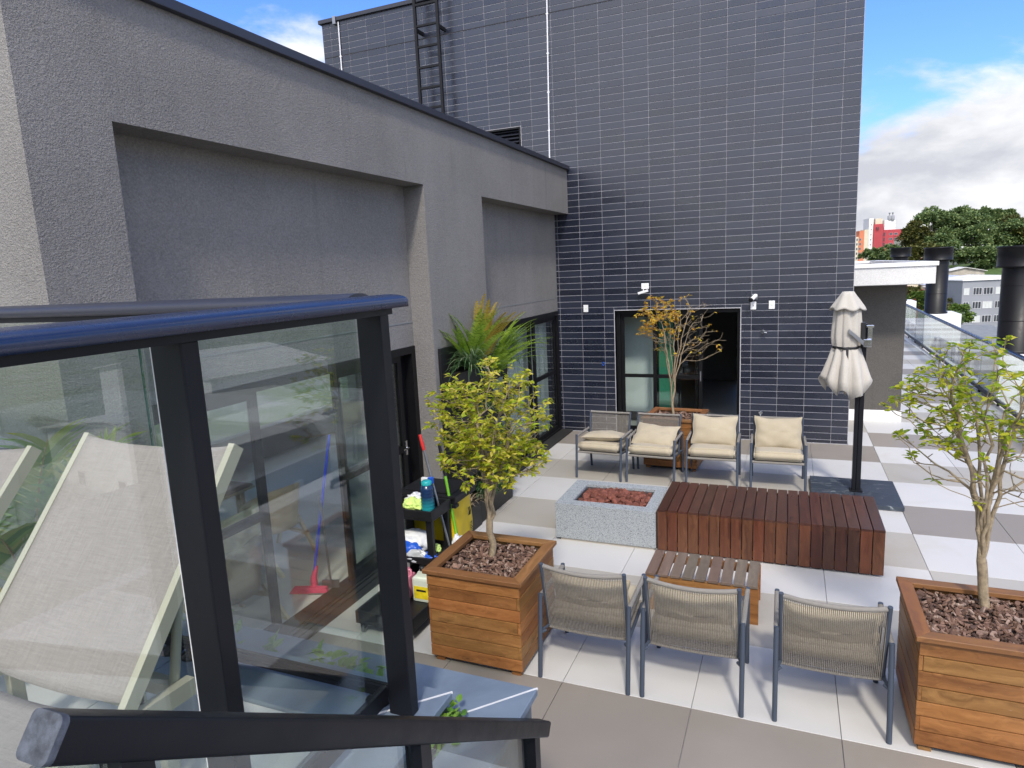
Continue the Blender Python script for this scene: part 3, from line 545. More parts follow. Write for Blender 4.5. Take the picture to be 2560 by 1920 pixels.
GL = thing('glass_balustrade', 'near glass balustrade with glossy rounded blue-black handrail on the deck side', 'balustrade', (2.25, -11, RZ))
def rail_profile(w, h, n=16):
    pts = [(-w, 0)]+[(-w*math.cos(math.pi*i/n), h*.42+h*.58*math.sin(math.pi*i/n)**.8) for i in range(n+1)]+[(w, 0)]
    return pts
def rail(axis, a, b, c_, z, w, h, parent, mat='alu_navy'):
    pr = rail_profile(w, h)
    pts = [(c_+u, a, z+v) for u, v in pr] if axis == 'y' else [(a, c_-u, z+v) for u, v in pr]
    d = (0, b-a, 0) if axis == 'y' else (b-a, 0, 0)
    return MB().prism(pts, d, True).build('top_rail', mat, parent)
r1 = rail('y', -12.8, -9.565, 2.258, 2.832, .068, .038, GL)
MB().box((2.205, -12.8, 2.812), (2.29, -9.60, 2.8315)).build('rail_channel', 'alu_black', GL)
for yb in (-9.642, -10.34, -11.25, -12.2):
    MB().bbox((2.190, yb, RZ-.0), (2.274, yb+.045, 2.812), .004).build('post', 'alu_black', GL)
ys = [-9.642, -10.34, -11.25, -12.2]
for a, b_ in ((-10.34, -9.642), (-11.25, -10.34), (-12.2, -11.25)):
    MB().box((2.178, a+.006, RZ+.10), (2.186, b_-.001, 2.806)).build('glass_pane', 'glass_clear', GL)
    MB().box((2.168, a+.046, RZ+.04), (2.189, b_-.001, RZ+.099)).build('bottom_rail', 'alu_black', GL)
MB().box((2.1865, -10.3385, 1.62), (2.1892, -10.3345, 2.806)).build('gasket', 'plastic_white', GL)
GB = thing('glass_balustrade', 'far glass balustrade along the deck edge, matt black rail behind the blue one', 'balustrade', (.8, -9.6, RZ))
rail('x', -3.2, 2.175, -9.60, 2.832, .06, .045, GB, 'coping_metal')
MB().box((-3.2, -9.645, 2.812), (2.17, -9.555, 2.8315)).build('rail_channel', 'alu_black', GB)
br = MB(); br.box((-3.2, -9.618, RZ+.034), (2.17, -9.582, RZ+.052)); br.box((-3.2, -9.616, RZ+.0525), (2.17, -9.606, RZ+.070)); br.box((-3.2, -9.594, RZ+.0525), (2.17, -9.584, RZ+.066)); br.build('bottom_rail', 'alu_black', GB)
for a, b_ in ((1.204, 2.17), (.31, 1.198), (-.62, .304), (-1.6, -.626)): MB().box((a, -9.604, RZ+.07), (b_, -9.596, 2.812)).build('glass_pane', 'glass_clear', GB)
for x in (1.2005,): MB().box((x-.002, -9.6038, RZ+.1), (x+.002, -9.5962, 2.81)).build('pane_edge', 'glass_edge', GB)
for x in (2.118, 1.26, 1.15, .30, -.6): MB().lathe([(0, 0), (.045, 0), (.045, .008), (.022, .016), (.020, .035)], (x, -9.60, RZ+.001), 14).build('foot', 'alu_black', GB)

HR = thing('stair_handrail', 'nearest sloping black stair handrail with scuffed square end cap', 'handrail', (2.6, -10, 0.5))
SL = -0.7105
def hz_(y): return 2.419+SL*(y+10.835)           # top edge line of the rail
def rrect(w, h, r, n=4):
    pts = []
    for cx_, cy_, a0 in ((w-r, h-r, 0), (-w+r, h-r, 90), (-w+r, -h+r, 180), (w-r, -h+r, 270)):
        for i in range(n+1): a = R(a0+90*i/n); pts.append((cx_+r*math.cos(a), cy_+r*math.sin(a)))
    return pts
dvec = Vector((0, 1, SL)).normalized(); nvec = Vector((1, 0, 0)); vvec = nvec.cross(dvec)
def sl(yc, w, h, r, L_, name, mat, off=0):
    c0 = Vector((2.572, yc, hz_(yc)))-vvec*.0275
    pts = [c0+nvec*u+vvec*v+dvec*off for u, v in rrect(w, h, r)]
    return MB().prism(pts, dvec*L_, True).build(name, mat, HR)
Lr = (Vector((0, -9.225, hz_(-9.225)))-Vector((0, -10.835, hz_(-10.835)))).length
sl(-10.835, .027, .0275, .006, Lr, 'rail', 'alu_black')
sl(-10.835, .0275, .0282, .010, .010, 'end_cap', 'scuffed_plastic', -.0103); sl(-9.225, .0265, .027, .008, .008, 'end_cap', 'plastic_black', .0)
bot = lambda y: hz_(y)-.066
for y in (-10.785, -10.09, -9.375):
    MB().prism([(2.55, y, bot(y)+.008), (2.55, y+.045, bot(y+.045)+.008), (2.55, y+.045, bot(y)-1.05), (2.55, y, bot(y)-1.05)], (.045, 0, 0)).build('post', 'alu_black', HR)
for a, b_ in ((-10.835, -10.787), (-10.738, -10.092), (-10.043, -9.377)):
    MB().prism([(2.561, a, bot(a)+.004), (2.561, b_, bot(b_)+.004), (2.561, b_, bot(b_)-.86), (2.561, a, bot(a)-.86)], (.008, 0, 0)).build('glass_pane', 'glass_clear', HR)

# ------------------------------------------------------------------ sun loungers
def lounger(X0, X1, ytop, ztop, yh, zh, label):
    t = thing('sun_lounger', label, 'sun lounger', ((X0+X1)/2, yh, DZ), group='sun loungers on the raised deck')
    bw = .022
    th_ = Vector((0, ytop-yh, ztop-zh)).normalized(); nn = Vector((1, 0, 0)).cross(th_)
    def bar(a, b_, w=bw, h=.022):
        a, b_ = Vector(a), Vector(b_); d = (b_-a).normalized(); s_ = Vector((1, 0, 0)) if abs(d.x) < .9 else Vector((0, 1, 0)); q = d.cross(s_).normalized(); s2 = q.cross(d)
        return [a+s2*w+q*h, a-s2*w+q*h, a-s2*w-q*h, a+s2*w-q*h], b_-a
    bf = MB()
    for x in (X0, X1): bf.prism(*bar((x, yh, zh), (x, ytop, ztop), .012, .021))
    bf.prism(*bar((X0+.016, ytop-.01, ztop-.035), (X1-.016, ytop-.01, ztop-.035), .012, .012)); bf.prism(*bar((X0+.016, yh+.05, zh-.01), (X1-.016, yh+.05, zh-.01), .012, .012)); bf.build('back_frame', 'lounger_frame', t)
    def sling(p0, p1, sag, name):
        nx, ny = 18, 24; vs = []; p0, p1 = Vector(p0), Vector(p1)
        for j in range(ny+1):
            for i in range(nx+1):
                u = i/nx; v = j/ny; b0 = p0+(p1-p0)*v; x = X0+.004+(X1-X0-.008)*u; k = 4*u*(1-u)
                end = .018*k*(1 if v > .97 else 0)+.022*k*(1-v)**6
                vs.append(Vector((x, b0.y, b0.z))+nn*(.022-sag*k*(.6+.4*math.sin(math.pi*v)))-(p1-p0).normalized()*end)
        fs = [(j*(nx+1)+i, j*(nx+1)+i+1, (j+1)*(nx+1)+i+1, (j+1)*(nx+1)+i) for j in range(ny) for i in range(nx)]
        o = MB().add(vs, fs, True)
        me = o.build(name, 'lounger_mesh', t); md = me.modifiers.new('thick', 'SOLIDIFY'); md.thickness = .003; return me
    nn = nn if nn.y < 0 else -nn                       # towards the sitter
    sling((0, yh+.015, zh+.01), (0, ytop-.005, ztop-.008), .022, 'back_sling')
    nn = Vector((0, 0, 1)); sling((0, yh-1.25, zh), (0, yh-.045, zh), .03, 'seat_sling')
    sf = MB()
    for x in (X0, X1): sf.prism(*bar((x, yh-1.3, zh), (x, yh+.20, zh-.05), .016, .026))
    sf.prism(*bar((X0+.016, yh+.18, zh-.06), (X1-.016, yh+.18, zh-.06), .02, .02)); sf.prism(*bar((X0+.016, yh+.05, zh-.01), (X1-.016, yh+.05, zh-.01), .02, .014)); sf.build('seat_frame', 'lounger_frame', t)
    for x in (X0, X1):
        for y in (yh+.10, yh-1.2): MB().bbox((x-.015, y-.02, DZ), (x+.015, y+.02, zh-.07), .004).build('leg', 'lounger_frame', t)
    for x in (X0+.035, X1-.035):
        m_ = Vector((x, yh, zh)).lerp(Vector((x, ytop, ztop)), .52); MB().tube([m_, (x, yh+.17, zh-.05)], .015, 8).build('strut', 'lounger_frame', t)
    return t
lounger(1.115, 1.785, -9.765, 2.42, -10.235, 1.82, 'sun lounger with its raised mesh back right behind the near glass post')
lounger(.17, .845, -9.80, 2.365, -10.28, 1.80, 'sun lounger at the left picture edge, only its back corner showing')

# ------------------------------------------------------------------ leaf helpers
def leaf_cloud(pos, dirs, length, width, fold=.25, droop=.15):
    """many folded leaves: pos (n,3) base, dirs (n,3) unit; returns verts, faces"""
    n = len(pos); d = dirs/np.linalg.norm(dirs, axis=1, keepdims=True); up_ = np.tile(np.array([0, 0, 1.0]), (n, 1))+rng.normal(0, .35, (n, 3))
    s = np.cross(d, up_); s /= np.linalg.norm(s, axis=1, keepdims=True)+1e-9; q = np.cross(s, d)
    Ln = (length*rng.uniform(.7, 1.25, n))[:, None]; Wd = (width*rng.uniform(.75, 1.2, n))[:, None]
    base = pos; m1 = pos+d*Ln*.32+s*Wd+q*Wd*fold; m2 = pos+d*Ln*.32-s*Wd+q*Wd*fold; c_ = pos+d*Ln*.45-q*Ln*droop*.25
    e1 = pos+d*Ln*.70+s*Wd*.78+q*Wd*fold-q*Ln*droop*.5; e2 = pos+d*Ln*.70-s*Wd*.78+q*Wd*fold-q*Ln*droop*.5; tip = pos+d*Ln-q*Ln*droop
    V = np.stack([base, m1, m2, c_, e1, e2, tip], 1).reshape(-1, 3)
    i = np.arange(n)[:, None]*7
    Fs = np.concatenate([np.stack([i+0, i+1, i+3], 2).reshape(-1, 3), np.stack([i+0, i+3, i+2], 2).reshape(-1, 3)]).tolist()+np.concatenate([np.concatenate([i+1, i+4, i+6, i+3], 1), np.concatenate([i+3, i+6, i+5, i+2], 1)]).tolist()
    return V.tolist(), Fs
def strip(mb, pts, w, side, taper=True):
    """thin blade along pts"""
    k = len(pts); vs = []
    for i, p in enumerate(pts):
        ww = w*(1-(i/(k-1))**2.2) if taper else w; p = Vector(p)
        vs += [p+side*max(ww, .0005), p-side*max(ww, .0005)]
    mb.add(vs, [(2*i, 2*i+1, 2*i+3, 2*i+2) for i in range(k-1)], True)
# palm standing on the terrace below, behind the glass
pt = thing('palm_tree', 'young areca palm with yellow stems seen through the glass beside the lounger', 'palm', (.02, -9.452, 1.36))
def palm_frond(base, az, lean, length, nl, ll, lw, arch=1.0):
    mb = MB(); pts = []; p = Vector(base); el = R(90)-lean
    for i in range(13):
        pts.append(p.copy()); a_ = el-arch*(i/12)**1.6; p = p+Vector((math.cos(az)*math.cos(a_), math.sin(az)*math.cos(a_), math.sin(a_)))*(length/12)
    st_ = MB().tube(pts, [.009*(1-i/12)+.002 for i in range(13)], 5)
    for i in range(nl):
        t = .32+.68*i/nl; k = min(11, int(t*12)); f_ = t*12-k; b0 = pts[k].lerp(pts[k+1], f_); d = (pts[k+1]-pts[k]).normalized(); s = d.cross(Vector((0, 0, 1))).normalized(); q = s.cross(d)
        for sg in (-1, 1):
            L_ = ll*(.55+.75*math.sin(math.pi*min(1, t*1.02)*.85+.25)); dd = (d*.75+s*sg*.75+q*.28).normalized(); P_ = [b0+dd*L_*x+Vector((0, 0, -1))*L_*.28*x*x for x in (0, .3, .6, 1)]
            strip(mb, P_, lw, dd.cross(q).normalized()*1.0)
    return st_, mb
for k, (az, ln, L_, ar) in enumerate(((80, 14, .95, .9), (30, 30, .9, 1.1), (5, 45, .75, 1.2), (150, 18, .85, 1.0), (200, 35, .8, 1.1), (-40, 20, .72, .8), (60, 40, .85, 1.3), (110, 32, .9, 1.2), (-5, 10, 1.0, .5), (25, 16, 1.02, .7))):
    b0 = (.02+.04*math.cos(k*2.4), -9.452+.006*math.sin(k), 1.36); s_, lf_ = palm_frond(b0, R(az), R(ln), L_, 16, .32, .015, ar)
    fr_ = lf_.build('frond', 'palm_leaf', pt); s_.build('stem', 'palm_stem', fr_)
MB().tube([(.0, -9.452, 1.35), (.01, -9.45, 1.6), (.03, -9.45, 1.80)], [.026, .022, .014], 9).build('trunk', 'bark_grey', pt)
# seedlings in the trough
def seedling(p, h, n, label, w=.035, sp=.05, ys=.22):
    P = np.array(p)[None]+np.c_[rng.normal(0, sp*.5, n), rng.normal(0, sp*ys, n), rng.uniform(.1, 1, n)**1.4*h]
    D = np.c_[rng.normal(0, 1, n), rng.normal(0, 1, n), rng.uniform(-.1, .9, n)]
    o = MB().add(*leaf_cloud(P, D, w*1.9, w*.5, .25, .3)).build('seedling', 'seedling_leaf')
    tag(o, label, 'plant', 'seedlings in the slate trough')
    return o
seedling((2.35, -9.55, 1.37), .095, 190, 'bright green leafy seedling in the trough corner in front of the tilted slate', .020, .042, .9)
for x, h, n, l in ((2.02, .09, 22, 'small pale seedling just right of the corner guard post'), (1.93, .13, 34, 'seedling behind the glass nearest the corner guard post'), (1.80, .17, 38, 'tall seedling behind the glass, second from the corner post'), (1.50, .15, 22, 'thin sparse seedling behind the middle of the glass pane'), (1.25, .24, 52, 'large bushy seedling beside the glass joint and near post'), (.93, .26, 60, 'leafy seedling behind the glass under the lounger strut')):
    seedling((x, -9.452, 1.37), h, n, l, .032, .09)
# ------------------------------------------------------------------ planters
def unit_box(name, L_, W_, H_, mat, bev=.003):
    return mesh_of(MB().bbox((-L_/2, -W_/2, -H_/2), (L_/2, W_/2, H_/2), bev), name, mat)
def chips(mb, n, hx, hy, z, trunk=None, size=.044):
    for i in range(n):
        x, y = random.uniform(-hx, hx), random.uniform(-hy, hy); L_ = size*random.uniform(.45, 1.5); w_ = L_*random.uniform(.25, .55); h_ = random.uniform(.003, .007)
        e = Euler((random.gauss(0, .45), random.gauss(0, .45), random.uniform(0, 6.3))).to_matrix(); c = Vector((x, y, z+random.uniform(-.008, .024)))
        a = [(-L_, -w_*.4, 0), (-L_*.3, -w_, h_), (L_*.6, -w_*.8, 0), (L_, w_*.1, h_), (L_*.4, w_, 0), (-L_*.7, w_*.7, h_)]
        tp = [c+e@(Vector(p)*.5+Vector((0, 0, h_))) for p in a]; bt = [c+e@(Vector(p)*.5-Vector((0, 0, h_))) for p in a]
        mb.add(tp+bt, [(0, 1, 2, 3, 4, 5)]+[(k, 6+k, 6+(k+1) % 6, (k+1) % 6) for k in range(6)])
PB_ = {}
def planter(name, label, c, half, rz=0.0, rimz=.75, nchips=900):
    t = thing(name, label, 'planter', (c[0], c[1], 0), rz, 'wooden tree planters on the terrace')
    hb = half-.025; nb = 7; z0 = .045; bh = (rimz-.032-z0)/nb; th = .022; k = round(half, 3)
    if k not in PB_:
        PB_[k] = [unit_box('board', 2*hb, th, bh-.0055, 'wood_orange', .0045), unit_box('board', 2*hb-2*th-.001, th, bh-.0055, 'wood_orange', .0045)]
        rm = MB(); w = .085; a, b = half, half-w; z = .016
        bm = bmesh.new(); vs = [bm.verts.new(p) for p in ((-a+.0008, a, -z), (a-.0008, a, -z), (b-.0008, b, -z), (-b+.0008, b, -z))]; f = bm.faces.new(vs); r_ = bmesh.ops.extrude_face_region(bm, geom=[f])
        for v in r_['geom']:
            if isinstance(v, bmesh.types.BMVert): v.co.z = z
        bmesh.ops.recalc_face_normals(bm, faces=bm.faces[:]); bmesh.ops.bevel(bm, geom=bm.edges[:], offset=.003, segments=1, affect='EDGES'); PB_[k].append(mesh_of(rm.bm(bm), 'rim_board', 'wood_rim')); PB_[k].append(unit_box('foot', .07, .07, .045, 'wood_orange'))
    A, B_, RM, FT = PB_[k]
    for s in range(4):
        ang = s*math.pi/2; M3 = Matrix.Rotation(ang, 3, 'Z')
        for i in range(nb):
            long = (i+s) % 2 == 0; z = z0+bh*(i+.5); off = hb-th/2+random.uniform(-.0012, .0012)
            p = M3@Vector((0, -off, z)); inst(A if long else B_, 'board', t, p, (random.gauss(0, .003), 0, ang+(math.pi if random.random() < .5 else 0)))
        inst(RM, 'rim_board', t, (0, 0, rimz-.016), (0, 0, ang)); p = M3@Vector((hb-.06, hb-.06, .0225)); inst(FT, 'foot', t, p)
    ib = MB(); ib.box((-hb+th, -hb+th, .03), (hb-th, hb-th, rimz-.07)); ib.build('soil', 'soil', t, local=True)
    mb = MB(); chips(mb, nchips, half-.095, half-.095, rimz-.058); tag(mb.build('bark_mulch', 'bark_chip', t, local=True), kind='stuff')
    return t
planter('wooden_planter', 'square orange wooden planter beside the cleaning cart, nearest the slate trough', (1.275, -6.885), .40)
planter('wooden_planter', 'square wooden planter cut off by the right edge of the picture', (4.495, -6.80), .40)
planter('wooden_planter', 'wooden planter half hidden behind the row of cushioned chairs', (1.865, -1.58), .41, R(-4), nchips=500)

# ------------------------------------------------------------------ lounge chairs of rope and tube
def pillow(w, h, t, seed, n=22, sag=0.0):
    mb = MB(); vs = []; rs = random.Random(seed); ph = [rs.uniform(0, 6.28) for _ in range(8)]
    def P(u, v, sg):
        e = (1-abs(u)**2.6)*(1-abs(v)**2.6); th = max(0, e)**.55*t*.5
        x = w/2*u*(1-.055*(1-v*v)); y = h/2*v*(1-.07*(1-u*u)); ed = max(abs(u), abs(v))
        wr = .005*math.sin(7*u+3*v+ph[0])*math.sin(4*v+ph[1])+.002*math.sin(9*v-5*u+ph[2])*(.4+abs(u))+.003*math.sin(13*u*v+ph[3])
        return (x+.006*math.sin(6*v+ph[4]), y+.006*math.sin(5*u+ph[5])-sag*(1-u*u)*(1 if v > 0 else .2), sg*(th+wr*min(1, e*2)))
    for sg in (1, -1):
        vs = [P(-1+2*i/n, -1+2*j/n, sg) for j in range(n+1) for i in range(n+1)]
        fs = [(j*(n+1)+i, j*(n+1)+i+1, (j+1)*(n+1)+i+1, (j+1)*(n+1)+i) for j in range(n) for i in range(n)]
        mb.add(vs, fs if sg > 0 else [f[::-1] for f in fs], True)
    rim = [P(-1+2*i/n, -1, 0) for i in range(n)]+[P(1, -1+2*j/n, 0) for j in range(n)]+[P(1-2*i/n, 1, 0) for i in range(n)]+[P(-1, 1-2*j/n, 0) for j in range(n)]
    rim.append(rim[0]); mb.tube(rim, .0045, 5, False); return mb
def make_chair(kind):
    """facing +Y, origin on the floor between the legs"""
    t = thing('lounge_chair', '', 'chair'); w = .323; lr = .0165
    fy, ry = .315, -.32; fyt, ryt = .268, -.245; zt = .615
    for s in (-1, 1):
        MB().tube([(s*w, fy, 0), (s*w, fyt, zt)], lr, 12).build('leg', 'chair_frame', t, True); MB().tube([(s*w, ry, 0), (s*w, ryt, zt)], lr, 12).build('leg', 'chair_frame', t, True)
        MB().tube([(s*w, fyt-.004, zt-.018), (s*w, ryt+.004, zt-.018)], .0175, 12).build('armrest', 'rope_wrap_y', t, True)
        pb, ptp = Vector((s*.292, -.165, .335)), Vector((s*.300, -.275, .862))
        sr = MB().tube([(s*(w-.018), .285, .375), (s*(w-.02), -.17, .325)], .013, 10); sr.tube([(s*(w-.03), -.24, .33), (s*w, -.285, .33)], .011, 8); sr.build('side_rail', 'chair_frame', t, True)
        po = MB().tube([pb, ptp], .0145, 12); po.tube([pb, (s*w, -.28, .34)], .011, 8); po.build('back_post', 'chair_frame', t, True)
    nk = 15; bow = lambda u, a: -a*(1-u*u)
    top = [(-.296+.592*i/(nk-1), -.262+bow(-1+2*i/(nk-1), .045), .842-.012*(1-(-1+2*i/(nk-1))**2)) for i in range(nk)]; bo = [(-.288+.576*i/(nk-1), -.168+bow(-1+2*i/(nk-1), .02), .325) for i in range(nk)]
    MB().tube(top, .0165, 12).build('top_bar', 'rope_wrap_x', t, True); MB().tube(bo, .013, 10).build('bottom_bar', 'rope_wrap_x', t, True)
    cd_ = MB(); nc = 54
    def lerp(P, u): k = min(nk-2, int(u*(nk-1))); f = u*(nk-1)-k; return Vector(P[k]).lerp(Vector(P[k+1]), f)
    for i in range(nc):
        u = (i+.5)/nc; a, b = lerp(top, u), lerp(bo, u); mid = a.lerp(b, .5)+Vector((0, -.004, 0))
        cd_.tube([a+Vector((0, -.013, 0)), mid+Vector((0, -.008, 0)), b+Vector((0, -.011, 0))], .0033, 5, False)
    tag(cd_.build('rope_back', 'rope', t, True), kind='stuff')
    MB().tube([(-.306, .282, .375), (.306, .282, .375)], .017, 12).build('front_rail', 'rope_wrap_x', t, True)
    sn = MB()
    for i in range(26): y = .26-.016*i; sn.tube([(-.30, y, .37-.05*(.26-y)/.42), (.30, y, .37-.05*(.26-y)/.42)], .0045, 5, False)
    tag(sn.build('seat_webbing', 'rope', t, True), kind='stuff')
    rot = Matrix.Rotation(R(4.5), 3, 'X'); c = Vector((0, .085, .445))
    sc_ = MB(); bm = bmesh.new(); bmesh.ops.create_cube(bm, size=1); bmesh.ops.scale(bm, vec=(.585, .48, .105), verts=bm.verts); bmesh.ops.bevel(bm, geom=bm.edges[:], offset=.022, segments=4, affect='EDGES'); bmesh.ops.subdivide_edges(bm, edges=[e for e in bm.edges if e.calc_length() > .2], cuts=8, use_grid_fill=True)
    for v in bm.verts:
        q = v.co; u, vv = q.x/.2925, q.y/.24; k = max(0, (1-u*u)*(1-vv*vv)); q.z += (.014 if q.z > 0 else -.004)*k+.003*math.sin(11*q.x+5*q.y)*k
        v.co = c+rot@q
    sc_.bm(bm, True); sc_.build('seat_cushion', 'cushion_khaki', t, True)
    return t
base_chair = make_chair('')
def chair(x, y, rz, label, group, pose, seed, first=[True]):
    t = base_chair if first[0] else copy_tree(base_chair); first[0] = False
    t.location = (x, y, 0); t.rotation_euler = (0, 0, rz); t['label'] = label; t['group'] = group
    for o in t.children:
        if o.name.startswith('pillow'): raise RuntimeError
    return t, pose, seed
GF, GBk = 'rope chairs seen from behind, along the near side', 'cushioned rope chairs in a row before the tiled block'
made = [chair(2.084, -6.873, 0, 'rope chair seen from behind next to the orange planter', GF, 'up', 1), chair(2.826, -6.862, 0, 'rope chair seen from behind in front of the weathered slatted table', GF, 'up', 2), chair(3.670, -6.830, R(.5), 'rope chair seen from behind standing alone beside the right planter', GF, 'up', 3),
        chair(.985, -2.335, math.pi-R(4), 'rope chair with its cushion lying flat, nearest the patio window', GBk, 'flat', 4), chair(1.70, -2.345, math.pi-R(2.5), 'rope chair with its back cushion slumped forward on the seat', GBk, 'slump', 5), chair(2.475, -2.275, math.pi+R(1), 'rope chair with upright cushion just right of the hidden planter', GBk, 'lean', 6), chair(3.285, -2.265, math.pi+R(1.5), 'rope chair with upright cushion nearest the closed parasol', GBk, 'lean2', 7)]
for t, pose, seed in made:
    h_, loc, rot = {'up': (.31, (0, -.05, .575), (R(106), 0, R(2))), 'flat': (.42, (0, .02, .555), (R(8), R(2), R(3))), 'slump': (.41, (0, -.045, .60), (R(148), R(-3), R(-4))), 'lean': (.42, (.0, -.115, .675), (R(116), R(-1.5), R(1))), 'lean2': (.43, (0, -.12, .675), (R(113), R(1), R(-1)))}[pose]
    mb = pillow(.585, h_, .15, seed, sag=.02 if pose != 'flat' else 0)
    o = mb.build('back_cushion', 'cushion_khaki', t, True); o.location = loc; o.rotation_euler = rot

# ------------------------------------------------------------------ fire pit
FP = thing('fire_pit', 'rectangular speckled grey granite fire pit filled with red lava stones', 'fire pit', (1.615, -4.375, 0))
fx0, fx1, fy0, fy1, fz = 1.07, 2.158, -4.795, -3.955, .42; ix0, ix1, iy0, iy1 = 1.235, 2.032, -4.655, -4.098
pb_ = MB(); pb_.bbox((fx0, fy0, .03), (fx1, fy0+.03, fz-.031), .002); pb_.bbox((fx0, fy1-.03, .03), (fx1, fy1, fz-.031), .002); pb_.bbox((fx0, fy0+.031, .03), (fx0+.03, fy1-.031, fz-.031), .002); pb_.bbox((fx1-.03, fy0+.031, .03), (fx1, fy1-.031, fz-.031), .002); pb_.build('side_slab', 'granite', FP)
tp = MB()
for a, b in (((fx0, fy0), (fx1, iy0)), ((fx0, iy1), (fx1, fy1)), ((fx0, iy0+.0005), (ix0, iy1-.0005)), ((ix1, iy0+.0005), (fx1, iy1-.0005))): tp.bbox((*a, fz-.03), (*b, fz), .0022)
tp.build('top_slab', 'granite', FP)
MB().box((fx0+.05, fy0+.02, 0), (fx1-.02, fy1-.03, .031)).build('plinth', 'plinth_stone', FP); MB().box((ix0-.02, iy0-.02, .12), (ix1+.02, iy1+.02, .315)).build('tray', 'soil', FP)
lin = MB(); lin.box((ix0-.012, iy0-.012, .3), (ix0, iy1+.012, fz-.031)); lin.box((ix1, iy0-.012, .3), (ix1+.012, iy1+.012, fz-.031)); lin.box((ix0, iy0-.012, .3), (ix1, iy0, fz-.031)); lin.box((ix0, iy1, .3), (ix1, iy1+.012, fz-.031)); lin.build('tray_rim', 'steel_grey', FP)
stones = []
for k in range(7):
    bm = bmesh.new(); bmesh.ops.create_icosphere(bm, subdivisions=2, radius=1); sx = [random.uniform(.75, 1.2) for _ in range(3)]
    for v in bm.verts:
        q = v.co.copy(); d = mnoise.noise(q*1.1+Vector((k*9, 0, 0)))*.5+mnoise.noise(q*3.1+Vector((0, k*5, 0)))*.28; v.co = Vector((q.x*sx[0], q.y*sx[1], q.z*sx[2]))*(1+d)
    stones.append(mesh_of(MB().bm(bm, False), 'lava_stone', 'lava_stone'))
gx, gy, cnt = 19, 13, 0
for i in range(gx):
    for j in range(gy):
        if cnt >= 290: break
        x = ix0+.03+(ix1-ix0-.06)*(i+.5+random.uniform(-.45, .45))/gx; y = iy0+.03+(iy1-iy0-.06)*(j+.5+random.uniform(-.45, .45))/gy; s = random.choice((.016, .020, .024, .028, .034))
        hump = .055*(1-((x-1.63)/.42)**2)*(1-((y+4.375)/.3)**2); inst(random.choice(stones), 'lava_stone', FP, (x-1.615, y+4.375, .352+random.uniform(-.004, .022)+hump), (random.uniform(0, 6), random.uniform(0, 6), random.uniform(0, 6)), (s,)*3); cnt += 1

# ------------------------------------------------------------------ slatted bench and small table
BN = thing('slatted_bench', 'long dark red-brown bench of wrapped wooden slats beside the fire pit', 'bench', (3.2, -4.31, 0))
bx0, bx1, by0, by1, bz, ns = 2.172, 4.235, -4.79, -3.84, .455, 20; pit = (bx1-bx0)/ns; sw = pit-.008
tops = [unit_box('top_slat', by1-by0, sw, .024, m_, .0035) for m_ in ('wood_dark',)]; fronts = [unit_box('front_slat', bz-.045, sw, .022, m_, .0035) for m_ in ('wood_red', 'wood_dark')]
for i in range(ns):
    x = bx0+pit*(i+.5)-3.2
    inst(tops[0], 'top_slat', BN, (x, (by0+by1)/2+4.31+random.uniform(-.002, .002), bz-.012+random.uniform(-.001, .001)), (0, 0, R(90)+(math.pi if i % 3 == 0 else 0)+random.gauss(0, .002)))
    for y, nm in ((by0+.011, 'front_slat'), (by1-.011, 'back_slat')):
        o = inst(fronts[1 if (i > 11 and i not in (13, 18, 19)) else 0], nm, BN, (x, y+4.31, (bz-.024)/2+.010), (R(90), R(90), 0)); o.rotation_euler = Matrix(((0, 1, 0), (0, 0, 1), (1, 0, 0))).to_euler()
bi = MB(); bi.box((bx0+.004, by0+.024, .05), (bx0+.03, by1-.024, bz-.026)); bi.box((bx1-.03, by0+.024, .05), (bx1-.004, by1-.024, bz-.026))
for z in (.06, bz-.075): bi.box((bx0+.03, by0+.0245, z), (bx1-.03, by0+.052, z+.045)); bi.box((bx0+.03, by1-.052, z), (bx1-.03, by1-.0245, z+.045))
bi.build('frame', 'wood_orange', BN); MB().box((bx0+.032, by0+.056, .02), (bx1-.032, by1-.056, bz-.05)).build('core', 'inside_dark', BN)
TBL = thing('slatted_table', 'low weathered grey-brown slatted wooden table behind the middle rope chair', 'table', (2.745, -5.75, 0))
tx0, tx1, ty0, ty1, tz, nt = 2.285, 3.205, -5.995, -5.505, .338, 9; tpit = (tx1-tx0)/nt; tsl = unit_box('top_slat', ty1-ty0, tpit-.016, .022, 'wood_weathered', .003)
for i in range(nt): inst(tsl, 'top_slat', TBL, (tx0+tpit*(i+.5)-2.745, random.uniform(-.002, .002), tz-.011), (0, 0, R(90)+random.gauss(0, .003)))
for y in (ty0+.012, ty1-.034): MB().bbox((tx0+.07, y, tz-.10), (tx1-.07, y+.022, tz-.023), .002).build('apron', 'wood_orange', TBL)
for x in (tx0+.002, tx1-.076):
    for y in (ty0+.008, ty1-.05): MB().bbox((x, y, 0), (x+.074, y+.042, tz-.0225), .003).build('leg', 'wood_orange', TBL)
    MB().box((x+.02, ty0+.055, tz-.09), (x+.05, ty1-.055, tz-.024)).build('side_rail', 'wood_orange', TBL)

